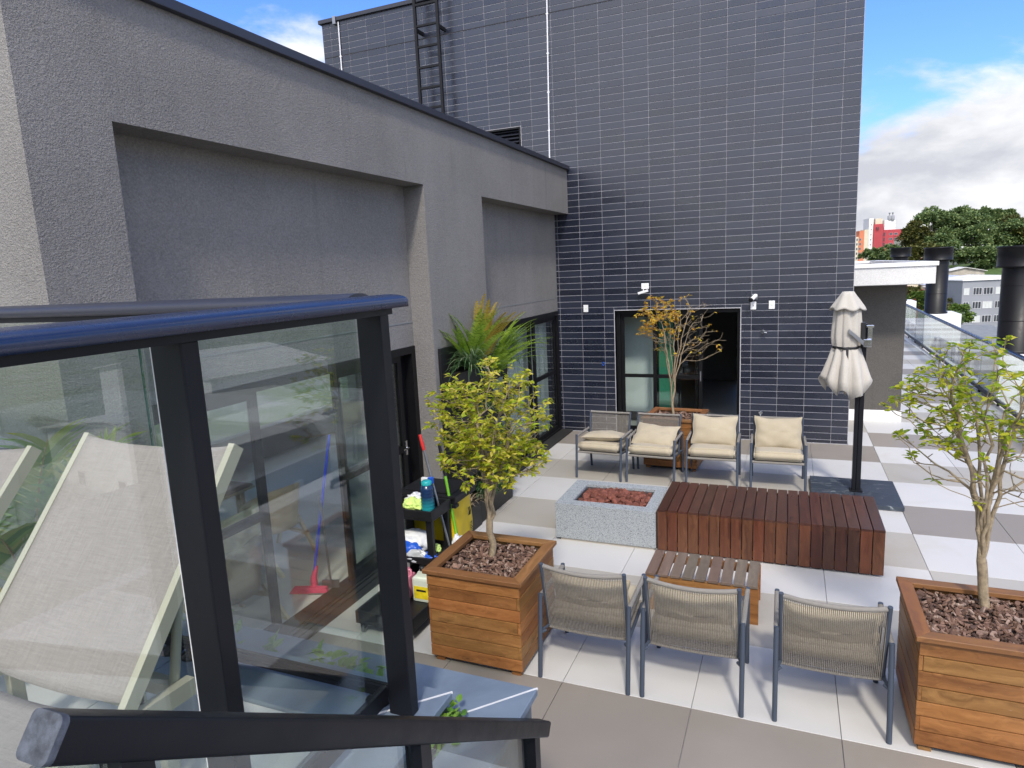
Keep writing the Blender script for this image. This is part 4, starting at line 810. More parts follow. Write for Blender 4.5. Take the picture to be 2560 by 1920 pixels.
# ------------------------------------------------------------------ closed parasol
UB = thing('parasol', 'closed cream cantilever parasol on a black post over four slate slabs', 'parasol', (4.165, -2.45, 0))
for i in (0, 1):
    for j in (0, 1):
        x, y = 3.682+.486*i, -2.948+.498*j; MB().bbox((x, y, .012), (x+.482, y+.494, .058), .003).build('base_slab', 'slate_base', UB)
MB().box((3.70, -2.93, 0), (4.63, -1.97, .0118)).build('base_frame', 'steel_grey', UB)
po = MB(); po.bbox((4.142, -2.50, .0585), (4.178, -2.405, 2.125), .004); po.bbox((4.186, -2.50, .0585), (4.236, -2.405, 2.125), .004); po.box((4.178, -2.485, .0585), (4.186, -2.42, 2.12)); po.build('post', 'alu_black', UB)
MB().bbox((4.12, -2.52, .0582), (4.26, -2.385, .075), .003).build('post_foot', 'alu_black', UB)
CX, CY = 4.022, -2.455
def folds(r, z, w):
    k = max(0, min(1, (1.84-z)/.55)); amp = .10+.16*k
    pl = 1-2*abs(math.sin(4.5*w+.5*math.sin(2.5*z)))**.7
    rr = r*(1-amp*pl*1.0+.035*math.sin(11*w+5*z)+.05*math.cos(2*w+1)); dz = 0
    if z < 1.6: q = min(1, (1.6-z)/.17); dz = -q*q*(.085*math.cos(2*w+2.6)+.06*pl+.03*math.sin(5*w))-.06*q
    return rr, dz
prof = [(.05, 2.49), (.115, 2.36), (.128, 2.30), (.135, 2.2), (.145, 2.08), (.150, 1.97), (.142, 1.89), (.132, 1.855), (.146, 1.82), (.165, 1.74), (.188, 1.66), (.212, 1.58), (.230, 1.50), (.240, 1.40), (.236, 1.398), (.220, 1.50), (.200, 1.58)]
MB().lathe(prof, (CX, CY, 0), 84, True, folds).build('canopy', 'canvas_ecru', UB)
MB().lathe([(.0, 2.512), (.06, 2.510), (.085, 2.47), (.13, 2.395), (.175, 2.325), (.186, 2.30), (.176, 2.302), (.12, 2.39)], (CX, CY, 0), 48, True, lambda r, z, w: (r*(1+(.09 if z < 2.4 else .03)*math.cos(6*w+.8)), (.015*math.sin(6*w+.3) if z < 2.36 else 0))).build('vent_cap', 'canvas_ecru', UB)
MB().lathe([(.150, 1.842), (.155, 1.842), (.155, 1.872), (.150, 1.872)], (CX, CY, 0), 40, True, lambda r, z, w: (r*(1+.05*math.cos(7*w)), .008*math.sin(w))).build('strap', 'plastic_black', UB)
MB().box((CX-.01, CY-.172, 1.64), (CX+.016, CY-.166, 1.86), Matrix.Rotation(R(-8), 3, 'X')).build('strap_tail', 'plastic_black', UB)
ar = MB(); ar.prism([(4.03, -2.655, 2.085), (4.03, -2.655, 2.035), (4.215, -2.60, 1.86), (4.235, -2.60, 1.90)], (0, .03, 0)); ar.build('tilt_arm', 'steel_grey', UB)
MB().bbox((4.165, -2.53, 1.915), (4.215, -2.40, 2.145), .004).build('crank_mount', 'plastic_black', UB)
ch = MB(); ch.bbox((4.19, -2.61, 1.865), (4.275, -2.50, 1.955), .006); ch.bbox((4.235, -2.55, 1.956), (4.285, -2.505, 2.10), .006); ch.bbox((4.22, -2.555, 2.09), (4.30, -2.50, 2.115), .004); ch.build('crank_housing', 'chrome', UB)
# ------------------------------------------------------------------ planter trees (twiggy shrubs)
def shrub(name, label, base, trunk, crown, ntip, seed, leaf_fn, stems=6, rbase=.021, mat='leaf_lime', llen=.05, jit=.02, mat_twig='twig', bias=1.0):
    """trunk: polyline; crown: (centre, radii) ellipsoids; leaf_fn(tip)->number of leaves there"""
    rs = np.random.default_rng(seed); t = thing(name, label, 'tree', base)
    nodes = [np.array(p, float) for p in trunk]; par = [-1]+list(range(len(trunk)-1)); plen = [0.]
    for i in range(1, len(nodes)): plen.append(plen[-1]+np.linalg.norm(nodes[i]-nodes[i-1])*.3)
    fork = len(nodes)-1
    tips = []
    tot = sum(r[0]*r[1]*r[2] for _, r in crown)
    for c_, r in crown:
        m_ = int(ntip*r[0]*r[1]*r[2]/tot)
        while m_ > 0:
            p = rs.uniform(-1, 1, 3); q = np.linalg.norm(p)
            if q > 1 or rs.random() > (.25+.75*q**1.5): continue
            tips.append(np.array(c_)+p*np.array(r)); m_ -= 1
    f = nodes[fork]; tips.sort(key=lambda p: np.linalg.norm(p-f))
    # main stems first
    far = sorted(tips, key=lambda p: -p[2]+.6*abs(p[0]-f[0]))
    order = []; mains = []
    for k in range(stems):
        a = 2*math.pi*k/stems+rs.uniform(-.3, .3); c_ = np.mean([c for c, _ in crown], 0); r = np.mean([q for _, q in crown], 0)
        mains.append(np.array([c_[0]+math.cos(a)*r[0]*.42, c_[1]+math.sin(a)*r[1]*.42, c_[2]+r[2]*rs.uniform(-.05, .5)]))
    for p in mains:
        a = fork; d = p-f; n_ = 9
        mid = f+d*.45+np.array([-d[0]*.22, -d[1]*.22, d[2]*.02])
        for k in range(1, n_+1):
            s = k/n_; q = (1-s)**2*f+2*s*(1-s)*mid+s*s*p+rs.normal(0, jit*.5, 3)*(1 if k < n_ else 0)
            nodes.append(q); par.append(a); plen.append(plen[a]+np.linalg.norm(q-nodes[a])*.35); a = len(nodes)-1
    tipnodes = []
    for p in tips:
        A = np.array(nodes[fork:]); dist = np.linalg.norm(A-p, axis=1); cost = dist+.55*np.array(plen[fork:])+np.maximum(0, A[:, 2]-p[2]+.02)*1.6*bias
        a = int(np.argmin(cost))+fork; d = p-nodes[a]; L_ = np.linalg.norm(d)
        if L_ < .03: continue
        n_ = max(2, int(L_/.075)); o = nodes[a]; prev = o-nodes[par[a]] if par[a] >= 0 else np.array([0, 0, 1.]); prev = prev/(np.linalg.norm(prev)+1e-9)
        ctrl = o+prev*L_*.35+np.array([0, 0, L_*.08])
        for k in range(1, n_+1):
            s = k/n_; q = (1-s)**2*o+2*s*(1-s)*ctrl+s*s*p+(rs.normal(0, jit*.45, 3) if k < n_ else 0)
            nodes.append(q); par.append(a); plen.append(plen[a]+np.linalg.norm(q-nodes[a])); a = len(nodes)-1
        tipnodes.append(a)
    n = len(nodes); w = np.zeros(n)
    kids = [[] for _ in range(n)]
    for i in range(n):
        if par[i] >= 0: kids[par[i]].append(i)
    rad = np.zeros(n)
    for i in range(n-1, -1, -1):
        rad[i] = .0013 if not kids[i] else (sum(rad[k]**2.25 for k in kids[i]))**(1/2.25)
    sc_ = rbase/rad[0]; rad = np.where(rad*sc_ > .0016, rad*sc_, .0016)
    tr = MB(); bmb = MB(); done = set()
    def chain(i0, i):
        pts, rr = ([nodes[i0]] if i0 >= 0 else [])+[nodes[i]], ([min(rad[i0], rad[i]*1.25)] if i0 >= 0 else [])+[rad[i]]
        while kids[i]:
            ks = sorted(kids[i], key=lambda k: -rad[k])
            for k in ks[1:]: stack.append((i, k))
            i = ks[0]; pts.append(nodes[i]); rr.append(rad[i])
        return pts, rr
    stack = [(-1, 0)]; first = True
    while stack:
        a, b = stack.pop(); pts, rr = chain(a, b)
        if len(pts) < 2: continue
        (tr if first else bmb).tube([tuple(p) for p in pts], [float(x) for x in rr], 8 if rr[0] > .007 else 5 if rr[0] > .003 else 4, False); first = False
    tr.build('trunk', mat_twig, t); tag(bmb.build('branches', mat_twig, t), kind='stuff')
    P, D = [], []
    for a in tipnodes:
        k = leaf_fn(nodes[a], rs)
        if k <= 0: continue
        d = nodes[a]-nodes[par[a]]; d /= np.linalg.norm(d)+1e-9
        for j in range(k):
            back = 0 if j < 4 else rs.uniform(0, 1); pos = nodes[a]*(1-back)+nodes[par[a]]*back+rs.normal(0, .006, 3)
            ang = rs.uniform(0, 6.28); v = np.array([math.cos(ang), math.sin(ang), rs.uniform(-.55, .45)]); P.append(pos); D.append(v*.9+d*.55)
    if P: tag(MB().add(*leaf_cloud(np.array(P), np.array(D), llen, llen*.24, .30, .22)).build('leaves', mat, t), kind='stuff')
    return t
shrub('potted_tree', 'yellow-green leafy shrub tree in the orange planter beside the cleaning cart', (1.238, -6.807, .70),
      [(1.238, -6.807, .68), (1.255, -6.80, .80), (1.230, -6.808, .90), (1.234, -6.807, .98)],
      [((1.29, -6.79, 1.86), (.46, .42, .42)), ((1.30, -6.80, 1.50), (.42, .38, .24)), ((1.52, -6.74, 1.52), (.24, .25, .16)), ((1.05, -6.9, 1.8), (.26, .25, .36))], 560, 3,
      lambda p, r: int(r.integers(5, 9)) if p[2] > 1.40 or r.random() < .55 else 0, 7, .027, 'leaf_lime', .052)
shrub('potted_tree', 'tall open green-yellow shrub tree in the planter at the right picture edge', (4.56, -6.60, .70),
      [(4.565, -6.60, .68), (4.545, -6.60, .80), (4.535, -6.602, .92), (4.525, -6.604, 1.00)],
      [((4.55, -6.58, 2.05), (.50, .48, .38)), ((4.62, -6.60, 1.70), (.52, .48, .32)), ((4.30, -6.55, 1.90), (.36, .3, .34))], 330, 11,
      lambda p, r: int(r.integers(5, 9)) if p[2] > 1.75 or r.random() < .28 else 0, 7, .029, 'leaf_green', .052, .022)
shrub('potted_tree', 'nearly bare twiggy shrub tree with a few golden leaves before the dark doorway', (1.82, -1.48, .70),
      [(1.82, -1.48, .68), (1.812, -1.48, .78), (1.80, -1.48, .86)],
      [((1.87, -1.48, 2.08), (.60, .46, .46)), ((2.06, -1.46, 1.82), (.52, .40, .32)), ((1.60, -1.5, 2.12), (.38, .34, .36))], 340, 23,
      lambda p, r: int(r.integers(6, 11)) if (p[0] < 1.90 and p[2] > 1.92 and r.random() < .9) else (int(r.integers(1, 4)) if r.random() < .22 else 0), 7, .019, 'leaf_gold', .05, .02)

# ------------------------------------------------------------------ living wall by the pier
VP_ = thing('vertical_planter', 'tall black vertical planter rack standing against the stucco pier', 'planter', (-.08, -4.2, 0))
MB().bbox((-.195, -4.91, .0865), (-.165, -3.56, 2.12), .004).build('back_panel', 'plastic_black', VP_)
for z in (.10, .62, 1.12, 1.62):
    mb = MB(); mb.box((-.164, -4.90, z), (.04, -4.88, z+.22)); mb.box((-.164, -3.59, z), (.04, -3.57, z+.22)); mb.box((.02, -4.8795, z), (.04, -3.5905, z+.22)); mb.box((-.164, -4.8795, z), (.0195, -3.5905, z+.02)); sh = mb.build('trough', 'plastic_black', VP_); MB().box((-.163, -4.879, z+.021), (.019, -3.591, z+.19)).build('soil', 'soil', sh)
def fern_frond(base, az, el, L_, arch, w, n=26):
    mb = MB(); pts = []; p = Vector(base)
    for i in range(15):
        pts.append(p.copy()); a = el-arch*(i/14)**1.5; p = p+Vector((math.cos(az)*math.cos(a), math.sin(az)*math.cos(a), math.sin(a)))*(L_/14)
    mb.tube(pts, [.0035*(1-i/15)+.0008 for i in range(15)], 4, False)
    for i in range(n):
        t = .08+.9*i/n; k = min(13, int(t*14)); b0 = pts[k].lerp(pts[k+1], t*14-k); d = (pts[k+1]-pts[k]).normalized(); s = d.cross(Vector((math.cos(az+1.57)*.2, math.sin(az+1.57)*.2, 1))).normalized(); q = s.cross(d)
        ll = w*(math.sin(math.pi*min(1, .18+t*.82))**.55)
        for sg in (-1, 1):
            dd = (s*sg+d*.28+q*.12).normalized(); e_ = d*(L_/n*.40); mb.add([b0-e_, b0+e_, b0+dd*ll*.7+e_*.7, b0+dd*ll, b0+dd*ll*.6-e_*.7], [(0, 1, 2, 3, 4)])
    return mb
def fern(label, c, n, mat, L_, az0, spread, el0, seed, mats=None):
    t = thing('fern', label, 'fern', c); rs = random.Random(seed)
    for i in range(n):
        az = az0+rs.uniform(-spread, spread); fern_frond((c[0]+rs.uniform(-.05, .05), c[1]+rs.uniform(-.09, .09), c[2]), az, el0+rs.uniform(-.35, .3), L_*rs.uniform(.7, 1.2), rs.uniform(.3, 1.0), L_*.088, 30).build('frond', mat, t)
def spider(label, c, n, L_, seed):
    t = thing('spider_plant', label, 'plant', c); rs = random.Random(seed); mb = MB()
    for i in range(n):
        az = rs.uniform(0, 6.28); el = rs.uniform(.4, 1.4); p = Vector(c)+Vector((rs.uniform(-.03, .03), rs.uniform(-.04, .04), 0)); pts = []; l = L_*rs.uniform(.6, 1.2); ar = rs.uniform(1.0, 2.4)
        for k in range(7): pts.append(p.copy()); a = el-ar*(k/6)**1.2; p = p+Vector((math.cos(az)*math.cos(a), math.sin(az)*math.cos(a), math.sin(a)))*(l/6)
        strip(mb, pts, .0078, Vector((-math.sin(az), math.cos(az), 0)))
    tag(mb.build('blades', 'grass_blade', t), kind='stuff')
fern('bright green fern fanning upright at the top left of the black vertical planter', (-.05, -4.35, 1.83), 30, 'fern_green', .70, -.9, 1.5, 1.2, 1)
fern('rust-tipped brown fern standing highest in the middle of the vertical planter', (-.06, -4.05, 1.90), 18, 'fern_rust', .70, .2, 1.6, 1.42, 2)
fern('long bright fern arching towards the patio window from the vertical planter', (-.02, -3.80, 1.83), 28, 'fern_green', .70, .75, .75, .8, 3)
fern('lower small fern hanging above the yellow-green tree crown', (.04, -3.95, 1.72), 26, 'fern_green', .58, .1, 1.2, .7, 4)
spider('green spider plant spilling over the left end of the vertical planter', (.03, -4.55, 1.85), 240, .52, 5)
spider('green spider plant spilling over the right end beside the patio window', (.04, -3.66, 1.82), 170, .48, 6)
spider('green spider plant in the second trough behind the tree crown', (.0, -4.3, 1.33), 120, .36, 7)
spider('green spider plant in the third trough behind the tree branches', (.0, -3.85, .83), 90, .34, 8)
# pots at the foot of the pier
pl = thing('plant_pot', 'square black pot with dry brown plant behind the yellow bag', 'pot', (-.02, -4.75, .0)); mb = MB()
mb.bbox((-.132, -4.90, .002), (.09, -4.62, .30), .008); mb.build('pot', 'plastic_black', pl); MB().box((-.12, -4.885, .3005), (.08, -4.635, .304)).build('soil', 'soil', pl)
dry = MB()
for i in range(50):
    az = random.uniform(0, 6.28); p = Vector((-.02+random.uniform(-.07, .07), -4.76+random.uniform(-.1, .1), .30)); pts = []; el = random.uniform(.1, 1.0)
    for k in range(5): pts.append(p.copy()); a = el-1.4*(k/4); p = p+Vector((math.cos(az)*math.cos(a), math.sin(az)*math.cos(a), math.sin(a)))*.05
    strip(dry, pts, .006, Vector((-math.sin(az), math.cos(az), 0)))
tag(dry.build('dry_leaves', 'twig', pl), kind='stuff')
bt = thing('plant_pot', 'low black trough with feathery dark green plant beside the tree trunk', 'pot', (0, -4.1, 0)); MB().bbox((-.132, -4.58, .002), (.07, -3.62, .26), .008).build('pot', 'plastic_black', bt)
P = np.c_[rng.uniform(-.12, .16, 900), rng.uniform(-4.55, -3.7, 900), .26+rng.uniform(0, .30, 900)]; D = np.c_[rng.normal(.3, .8, 900), rng.normal(0, .8, 900), rng.normal(.4, .6, 900)]
tag(MB().add(*leaf_cloud(P, D, .06, .008, .1, .3)).build('foliage', 'conifer', bt), kind='stuff')
br_ = MB()
for i in range(70):
    az = random.uniform(-1.5, 1.5); p = Vector((.02+random.uniform(-.05, .05), -4.45+random.uniform(-.09, .09), .28)); pts = []; el = random.uniform(.7, 1.4)
    for k in range(6): pts.append(p.copy()); a = el-1.6*(k/5)**1.3; p = p+Vector((math.cos(az)*math.cos(a), math.sin(az)*math.cos(a), math.sin(a)))*.07
    strip(br_, pts, .006, Vector((-math.sin(az), math.cos(az), 0)))
o = tag(br_.build('spider_plant', 'grass_blade'), 'pale striped grassy plant at the front of the low black trough', 'plant')

# ------------------------------------------------------------------ cleaning cart and what it carries
M('bag_yellow', (0.72, 0.50, 0.01), 0.45, 0.1, 3, 0.2, 8); M('cloth_lime', (0.62, 0.80, 0.22), 0.9, 0.1, 8); M('cloth_white', (0.75, 0.76, 0.75), 0.9, 0.08, 12, 0.5, 30); M('plastic_blue', (0.015, 0.10, 0.55), 0.35, 0.12, 6, 0.3, 12)
M('plastic_clear', (0.50, 0.52, 0.53), 0.25, 0.2, 9, 0.4, 12); M('red_grip', (0.60, 0.03, 0.025), 0.4, 0.05); M('pole_green', (0.20, 0.55, 0.03), 0.4, 0.05); M('pole_blue', (0.02, 0.05, 0.50), 0.4, 0.05); M('pink_brush', (0.70, 0.05, 0.14), 0.6, 0.2, 40, 0.5, 80)
M('liquid_pink', (0.62, 0.22, 0.30), 0.25, 0.05); M('jug_pale', (0.66, 0.72, 0.62), 0.35, 0.05); M('label_yellow', (0.78, 0.62, 0.02), 0.5, 0.25, 12); M('plastic_teal', (0.02, 0.36, 0.38), 0.35, 0.1); M('ink', (0.01, 0.01, 0.012), 0.6)
def bottle_mat():
    t = NT(newmat('bottle_gradient')); v = t.n('TexCoord').outputs['Generated']; s = t.n('SeparateXYZ'); t.put(s.inputs[0], v); t.out(t.mix(t.rng(s.outputs[2], .15, .6), (0.02, 0.30, 0.33), (0.012, 0.035, 0.10)), 0.22, None, 0, 0.6)
bottle_mat()
CT = thing('cleaning_cart', 'black plastic three-shelf cleaning cart with lidded waste bag frame', 'cart', (.33, -6.5, 0))
def tray(x0, y0, x1, y1, z, h, name, lip=.025):
    mb = MB(); mb.bbox((x0, y0, z), (x1, y1, z+.02), .004); mb.bbox((x0, y0, z+.0205), (x1, y0+lip, z+h), .006); mb.bbox((x0, y1-lip, z+.0205), (x1, y1, z+h), .006); mb.bbox((x0, y0+lip+.001, z+.0205), (x0+lip, y1-lip-.001, z+h), .006); mb.bbox((x1-lip, y0+lip+.001, z+.0205), (x1, y1-lip-.001, z+h), .006); return mb.build(name, 'plastic_black', CT)
tray(.10, -7.12, .645, -5.80, .095, .11, 'base_tray'); tray(.04, -6.53, .545, -6.17, .80, .09, 'top_tray'); tray(.06, -6.55, .535, -6.14, .40, .06, 'middle_tray')
for x in (.07, .46):
    for y in (-6.50, -6.20): MB().bbox((x, y, .1155), (x+.06, y+.045, .799), .006).build('post', 'plastic_black', CT)
for x, y in ((.15, -7.08), (.60, -7.08), (.15, -5.86), (.60, -5.86)):
    wh = MB(); a = [(x-.012, y+.032*math.cos(k*.524), .032+.032*math.sin(k*.524)) for k in range(12)]; wh.prism(a, (.024, 0, 0), True); wo = wh.build('wheel', 'steel_grey', CT); mb = MB(); mb.box((x-.020, y-.02, .045), (x-.0125, y+.02, .094)); mb.box((x+.0125, y-.02, .045), (x+.020, y+.02, .094)); mb.build('caster_fork', 'plastic_black', wo)
fm = MB(); fm.bbox((-.03, -6.14, .825), (.57, -5.70, .87), .008); fm.build('bag_frame', 'plastic_black', CT); ld = MB(); ld.bbox((-.045, -6.155, .8715), (.585, -5.685, .905), .012); ld.bbox((.02, -6.10, .9055), (.52, -5.74, .915), .005); ld.bbox((.20, -6.185, .875), (.34, -6.15, .895), .005); ld.build('lid', 'plastic_black', CT)
bgm = MB(); nx, nz = 40, 8; vs = []
for j in range(nz+1):
    z = .83-.60*j/nz; 
    for i in range(nx):
        w = 2*math.pi*i/nx; cx_, cy_ = math.cos(w), math.sin(w); k = max(abs(cx_), abs(cy_)); q = 1+.05*math.sin(5*w+j)*j/nz
        vs.append((.27+.275*cx_/k**.75*q*(1+.03*j/nz), -5.92+.205*cy_/k**.75*q, z))
bgm.add(vs, [(j*nx+i, (j+1)*nx+i, (j+1)*nx+(i+1) % nx, j*nx+(i+1) % nx) for j in range(nz) for i in range(nx)], True); bag = bgm.build('waste_bag', 'bag_yellow', CT)
tcu = bpy.data.curves.new('print', 'FONT'); tcu.body = 'Bralimpia'; tcu.size = .07; tcu.extrude = .0008; tcu.align_x = 'CENTER'; tcu.materials.append(MATS['ink'])
tmp = bpy.data.objects.new('tmp', tcu); tme = bpy.data.meshes.new_from_object(tmp); bpy.data.objects.remove(tmp); tme.materials.clear(); tme.materials.append(MATS['ink'])
to = bpy.data.objects.new('print', tme); C.objects.link(to); to.parent = bag; to.location = Vector((.562, -5.80, .42))-wloc(bag); to.rotation_euler = Matrix(((0, 0, 1), (0, -1, 0), (1, 0, 0))).to_euler()
lg = MB()
for k in range(3): lg.tube([(.560, -5.86+.016*k, .62), (.562, -5.85+.016*k, .66), (.560, -5.862+.016*k, .70)], .0035, 5)
lg.build('emblem', 'ink', bag)
def lump(name, c, r, mat, seed, label, cat, squash=(1, 1, 1), amp=.35, fr=2.2, sub=4):
    bm = bmesh.new(); bmesh.ops.create_icosphere(bm, subdivisions=sub, radius=1)
    for v in bm.verts:
        q = v.co.copy(); d = 1+amp*mnoise.noise(q*fr+Vector((seed, 0, 0)))+amp*.5*mnoise.noise(q*fr*2.3+Vector((0, seed, 0))); z = q.z*d*squash[2]
        v.co = Vector((c[0]+q.x*d*r*squash[0], c[1]+q.y*d*r*squash[1], max(c[2]+z*r, c[2]-r*squash[2]*.55)))
    o = MB().bm(bm, True).build(name, mat); return tag(o, label, cat)
lump('cleaning_cloth', (.27, -6.36, .875), .10, 'cloth_lime', 3, 'crumpled lime green cloth on the cart top tray', 'cloth', (1, .9, .55), .5, 2.4); lump('cleaning_cloth', (.22, -6.25, .885), .085, 'cloth_white', 9, 'crumpled pale cloth behind the lime cloth on the cart', 'cloth', (1, 1, .6), .5, 2.6)
lump('plastic_bag', (.25, -6.36, .52), .15, 'cloth_white', 14, 'white shaggy mop head bag on the cart middle shelf', 'bag', (1.1, .8, .75), .25, 1.8); lump('plastic_bag', (.24, -6.47, .475), .125, 'plastic_blue', 17, 'bright blue packet in front of the white bag on the cart', 'packet', (1.15, .5, .75), .2, 1.5); lump('plastic_bag', (.30, -6.50, .445), .14, 'plastic_clear', 22, 'crumpled clear plastic bag drooping over the cart middle shelf', 'bag', (1, .38, .5), .3, 1.8)
lump('packet', (.44, -6.47, .452), .075, 'plastic_blue', 27, 'small shiny blue packet at the shelf corner of the cart', 'packet', (1.1, .7, .35), .4, 2.6); lump('cleaning_cloth', (.46, -6.36, .475), .06, 'cloth_lime', 31, 'small green cloth on the cart middle shelf beside the post', 'cloth', (.8, 1, .6), .4); lump('plastic_bag', (.60, -6.18, .40), .10, 'cloth_white', 35, 'white carrier bag hanging beside the cart poles', 'bag', (.45, .8, 1.5), .3, 2)
bo = thing('water_bottle', 'large ridged blue to teal drinking bottle on the cart top tray', 'bottle', (.42, -6.37, .821)); pr = [(0, 0), (.058, 0), (.062, .01)]
for i in range(7): pr += [(.062, .02+.03*i), (.058, .032+.03*i), (.062, .043+.03*i)]
MB().lathe(pr+[(.058, .235), (.045, .26), (.042, .262)], (.42, -6.37, .821), 20).build('body', 'bottle_gradient', bo); cpb = MB(); cpb.lathe([(.046, .262), (.048, .29), (.035, .30), (0, .30)], (.42, -6.37, .821), 18); cpb.build('cap', 'plastic_teal', bo)
sb = thing('spray_bottle', 'spray bottle with white and blue trigger behind the water bottle', 'bottle', (.37, -6.27, .821)); MB().lathe([(0, 0), (.04, 0), (.042, .02), (.042, .17), (.016, .22), (.015, .25)], (.37, -6.27, .821), 16).build('body', 'plastic_teal', sb); tg = MB(); tg.bbox((.315, -6.288, 1.072), (.425, -6.252, 1.112), .008); tg.prism([(.335, -6.28, 1.072), (.35, -6.28, 1.072), (.335, -6.28, 1.025), (.325, -6.28, 1.03)], (0, .018, 0)); tg.build('trigger', 'plastic_white', sb); MB().bbox((.385, -6.292, 1.060), (.43, -6.248, 1.118), .008).build('collar', 'plastic_blue', sb)
def jug(c, w, d, h, m, capm, label, lab=False):
    t = thing('jug', label, 'jug', c); b = MB(); b.bbox((c[0]-w/2, c[1]-d/2, c[2]), (c[0]+w/2, c[1]+d/2, c[2]+h*.75), .02); pts = [(-w/2+.02, h*.74), (w/2-.02, h*.74), (w*.18, h*.93), (-w*.18, h*.93)]; b.prism([(c[0]+x, c[1]-d*.3, c[2]+z) for x, z in pts], (0, d*.6, 0)); b.build('body', m, t); MB().lathe([(.0, 0), (.026, 0), (.026, .035), (0, .036)], (c[0]-w*.05, c[1], c[2]+h*.93), 14).build('cap', capm, t)
    b2 = MB(); b2.tube([(c[0]+w*.12, c[1], c[2]+h*.9), (c[0]+w*.4, c[1], c[2]+h*.9), (c[0]+w*.42, c[1], c[2]+h*.74)], .011, 7); b2.build('handle', m, t)
    if lab: MB().box((c[0]-w*.40, c[1]-d/2-.0025, c[2]+.03), (c[0]+w*.42, c[1]-d/2-.0005, c[2]+h*.5)).build('label', 'label_yellow', t); MB().box((c[0]-w*.25, c[1]-d/2-.0040, c[2]+h*.34), (c[0]+w*.30, c[1]-d/2-.0027, c[2]+h*.40)).build('print', 'ink', t)
jug((.475, -6.62, .117), .17, .12, .29, 'jug_pale', 'plastic_black', 'pale green jug with yellow label on the cart bottom tray', True); jug((.28, -6.60, .117), .14, .12, .27, 'liquid_pink', 'plastic_blue', 'pink liquid jug with blue cap on the cart bottom tray')
bk = thing('bucket', 'small black bucket on the front of the cart base', 'bucket', (.33, -6.86, .117)); MB().lathe([(0, .001), (.085, .0), (.115, .21), (.122, .215), (.118, .225), (.108, .21), (.08, .012), (0, .012)], (.33, -6.86, .117), 22).build('body', 'plastic_black', bk)
p1, p2 = Vector((.60, -6.24, .2)), Vector((.30, -6.18, 1.36)); gp = thing('mop', 'grey mop pole with red grip leaning on the cart', 'mop', (.6, -6.24, .117)); MB().tube([Vector((.62, -6.245, .118)), p2], .0115, 8).build('pole', 'steel_grey', gp); d_ = (p2-p1).normalized(); MB().tube([p2-d_*.02, p2+d_*.03, p2+d_*.13], [.014, .018, .014], 9).build('grip', 'red_grip', gp)
gp = thing('mop', 'bright green mop pole with black upper grip leaning on the cart', 'mop', (.6, -6.15, .117)); q1, q2 = Vector((.635, -6.16, .118)), Vector((.475, -6.12, 1.10)); MB().tube([q1, q2], .0135, 8).build('pole', 'pole_green', gp); d_ = (q2-q1).normalized(); MB().tube([q2-d_*.01, q2+d_*.28], .0155, 9).build('grip', 'plastic_black', gp); MB().bbox((.548, -6.17, .80), (.592, -6.10, .83), .004).build('clip', 'plastic_black', CT)

# ------------------------------------------------------------------ inside the left building: broom, dustpan, wooden chairs, table
bm_ = thing('broom', 'blue-handled broom with pink bristle head standing inside the glass door', 'broom', (-.776, -6.62, 0)); MB().tube([(-.755, -6.60, .14), (-.60, -6.37, 1.487)], .0125, 8).build('handle', 'pole_blue', bm_); MB().tube([(-.755, -6.60, .06), (-.755, -6.60, .13), (-.735, -6.57, .24)], [.035, .03, .018], 9).build('socket', 'pink_brush', bm_)
bs = MB(); bs.prism([(-.92, -6.68, .06), (-.62, -6.58, .06), (-.60, -6.58, .004), (-.96, -6.70, .004)], (.015, -.045, 0)); bs.build('bristles', 'pink_brush', bm_)
dp = thing('dustpan', 'grey long-handled dustpan leaning inside the glass door', 'dustpan', (-.62, -6.60, 0)); MB().tube([(-.585, -6.565, .06), (-.604, -6.587, .966)], .011, 8).build('handle', 'steel_grey', dp); mb = MB(); mb.prism([(-.76, -6.70, .003), (-.50, -6.60, .003), (-.54, -6.52, .012), (-.70, -6.57, .012)], (0, 0, .008)); mb.prism([(-.70, -6.57, .021), (-.54, -6.52, .021), (-.545, -6.515, .10), (-.69, -6.565, .10)], (.005, .012, 0)); mb.build('pan', 'steel_grey', dp)
def wood_chair(x, y, rz, label):
    t = thing('wooden_chair', label, 'chair', (x, y, 0), rz, 'pale wooden chairs inside the left building'); mb = MB(); n = 16; vs = []
    for j in range(7):
        v = j/6; z = .36+.42*v; rr = .29+.03*v
        for i in range(n+1): a = R(-105+210*i/n); vs.append((rr*math.sin(a)*1.02, -.02-rr*math.cos(a)*.95-.05*v, z+.07*math.cos(a)*v-.12*(abs(a)/1.83)**3*v))
    mb.add(vs, [(j*(n+1)+i, j*(n+1)+i+1, (j+1)*(n+1)+i+1, (j+1)*(n+1)+i) for j in range(6) for i in range(n)], True); sh = mb.build('shell', 'wood_pale', t, True); sh.modifiers.new('thick', 'SOLIDIFY').thickness = .014
    MB().bbox((-.25, -.24, .36), (.25, .24, .43), .02).build('seat', 'cushion_khaki', t, True)
    for s in (-1, 1):
        MB().prism([(s*.30-.018, .26, 0), (s*.30-.018, .30, 0), (s*.28-.018, .03, .62), (s*.28-.018, -.01, .62)], (.036, 0, 0)).build('leg', 'wood_pale', t, True); MB().prism([(s*.30-.018, -.40, 0), (s*.30-.018, -.36, 0), (s*.28-.018, .0, .56), (s*.28-.018, -.04, .56)], (.036, 0, 0)).build('leg', 'wood_pale', t, True)
        MB().bbox((s*.295-.014, -.27, .20), (s*.295+.014, .18, .24), .004).build('stretcher', 'wood_pale', t, True)
    MB().bbox((-.28, .10, .30), (.28, .14, .34), .004).build('seat_rail', 'wood_pale', t, True)
    return t
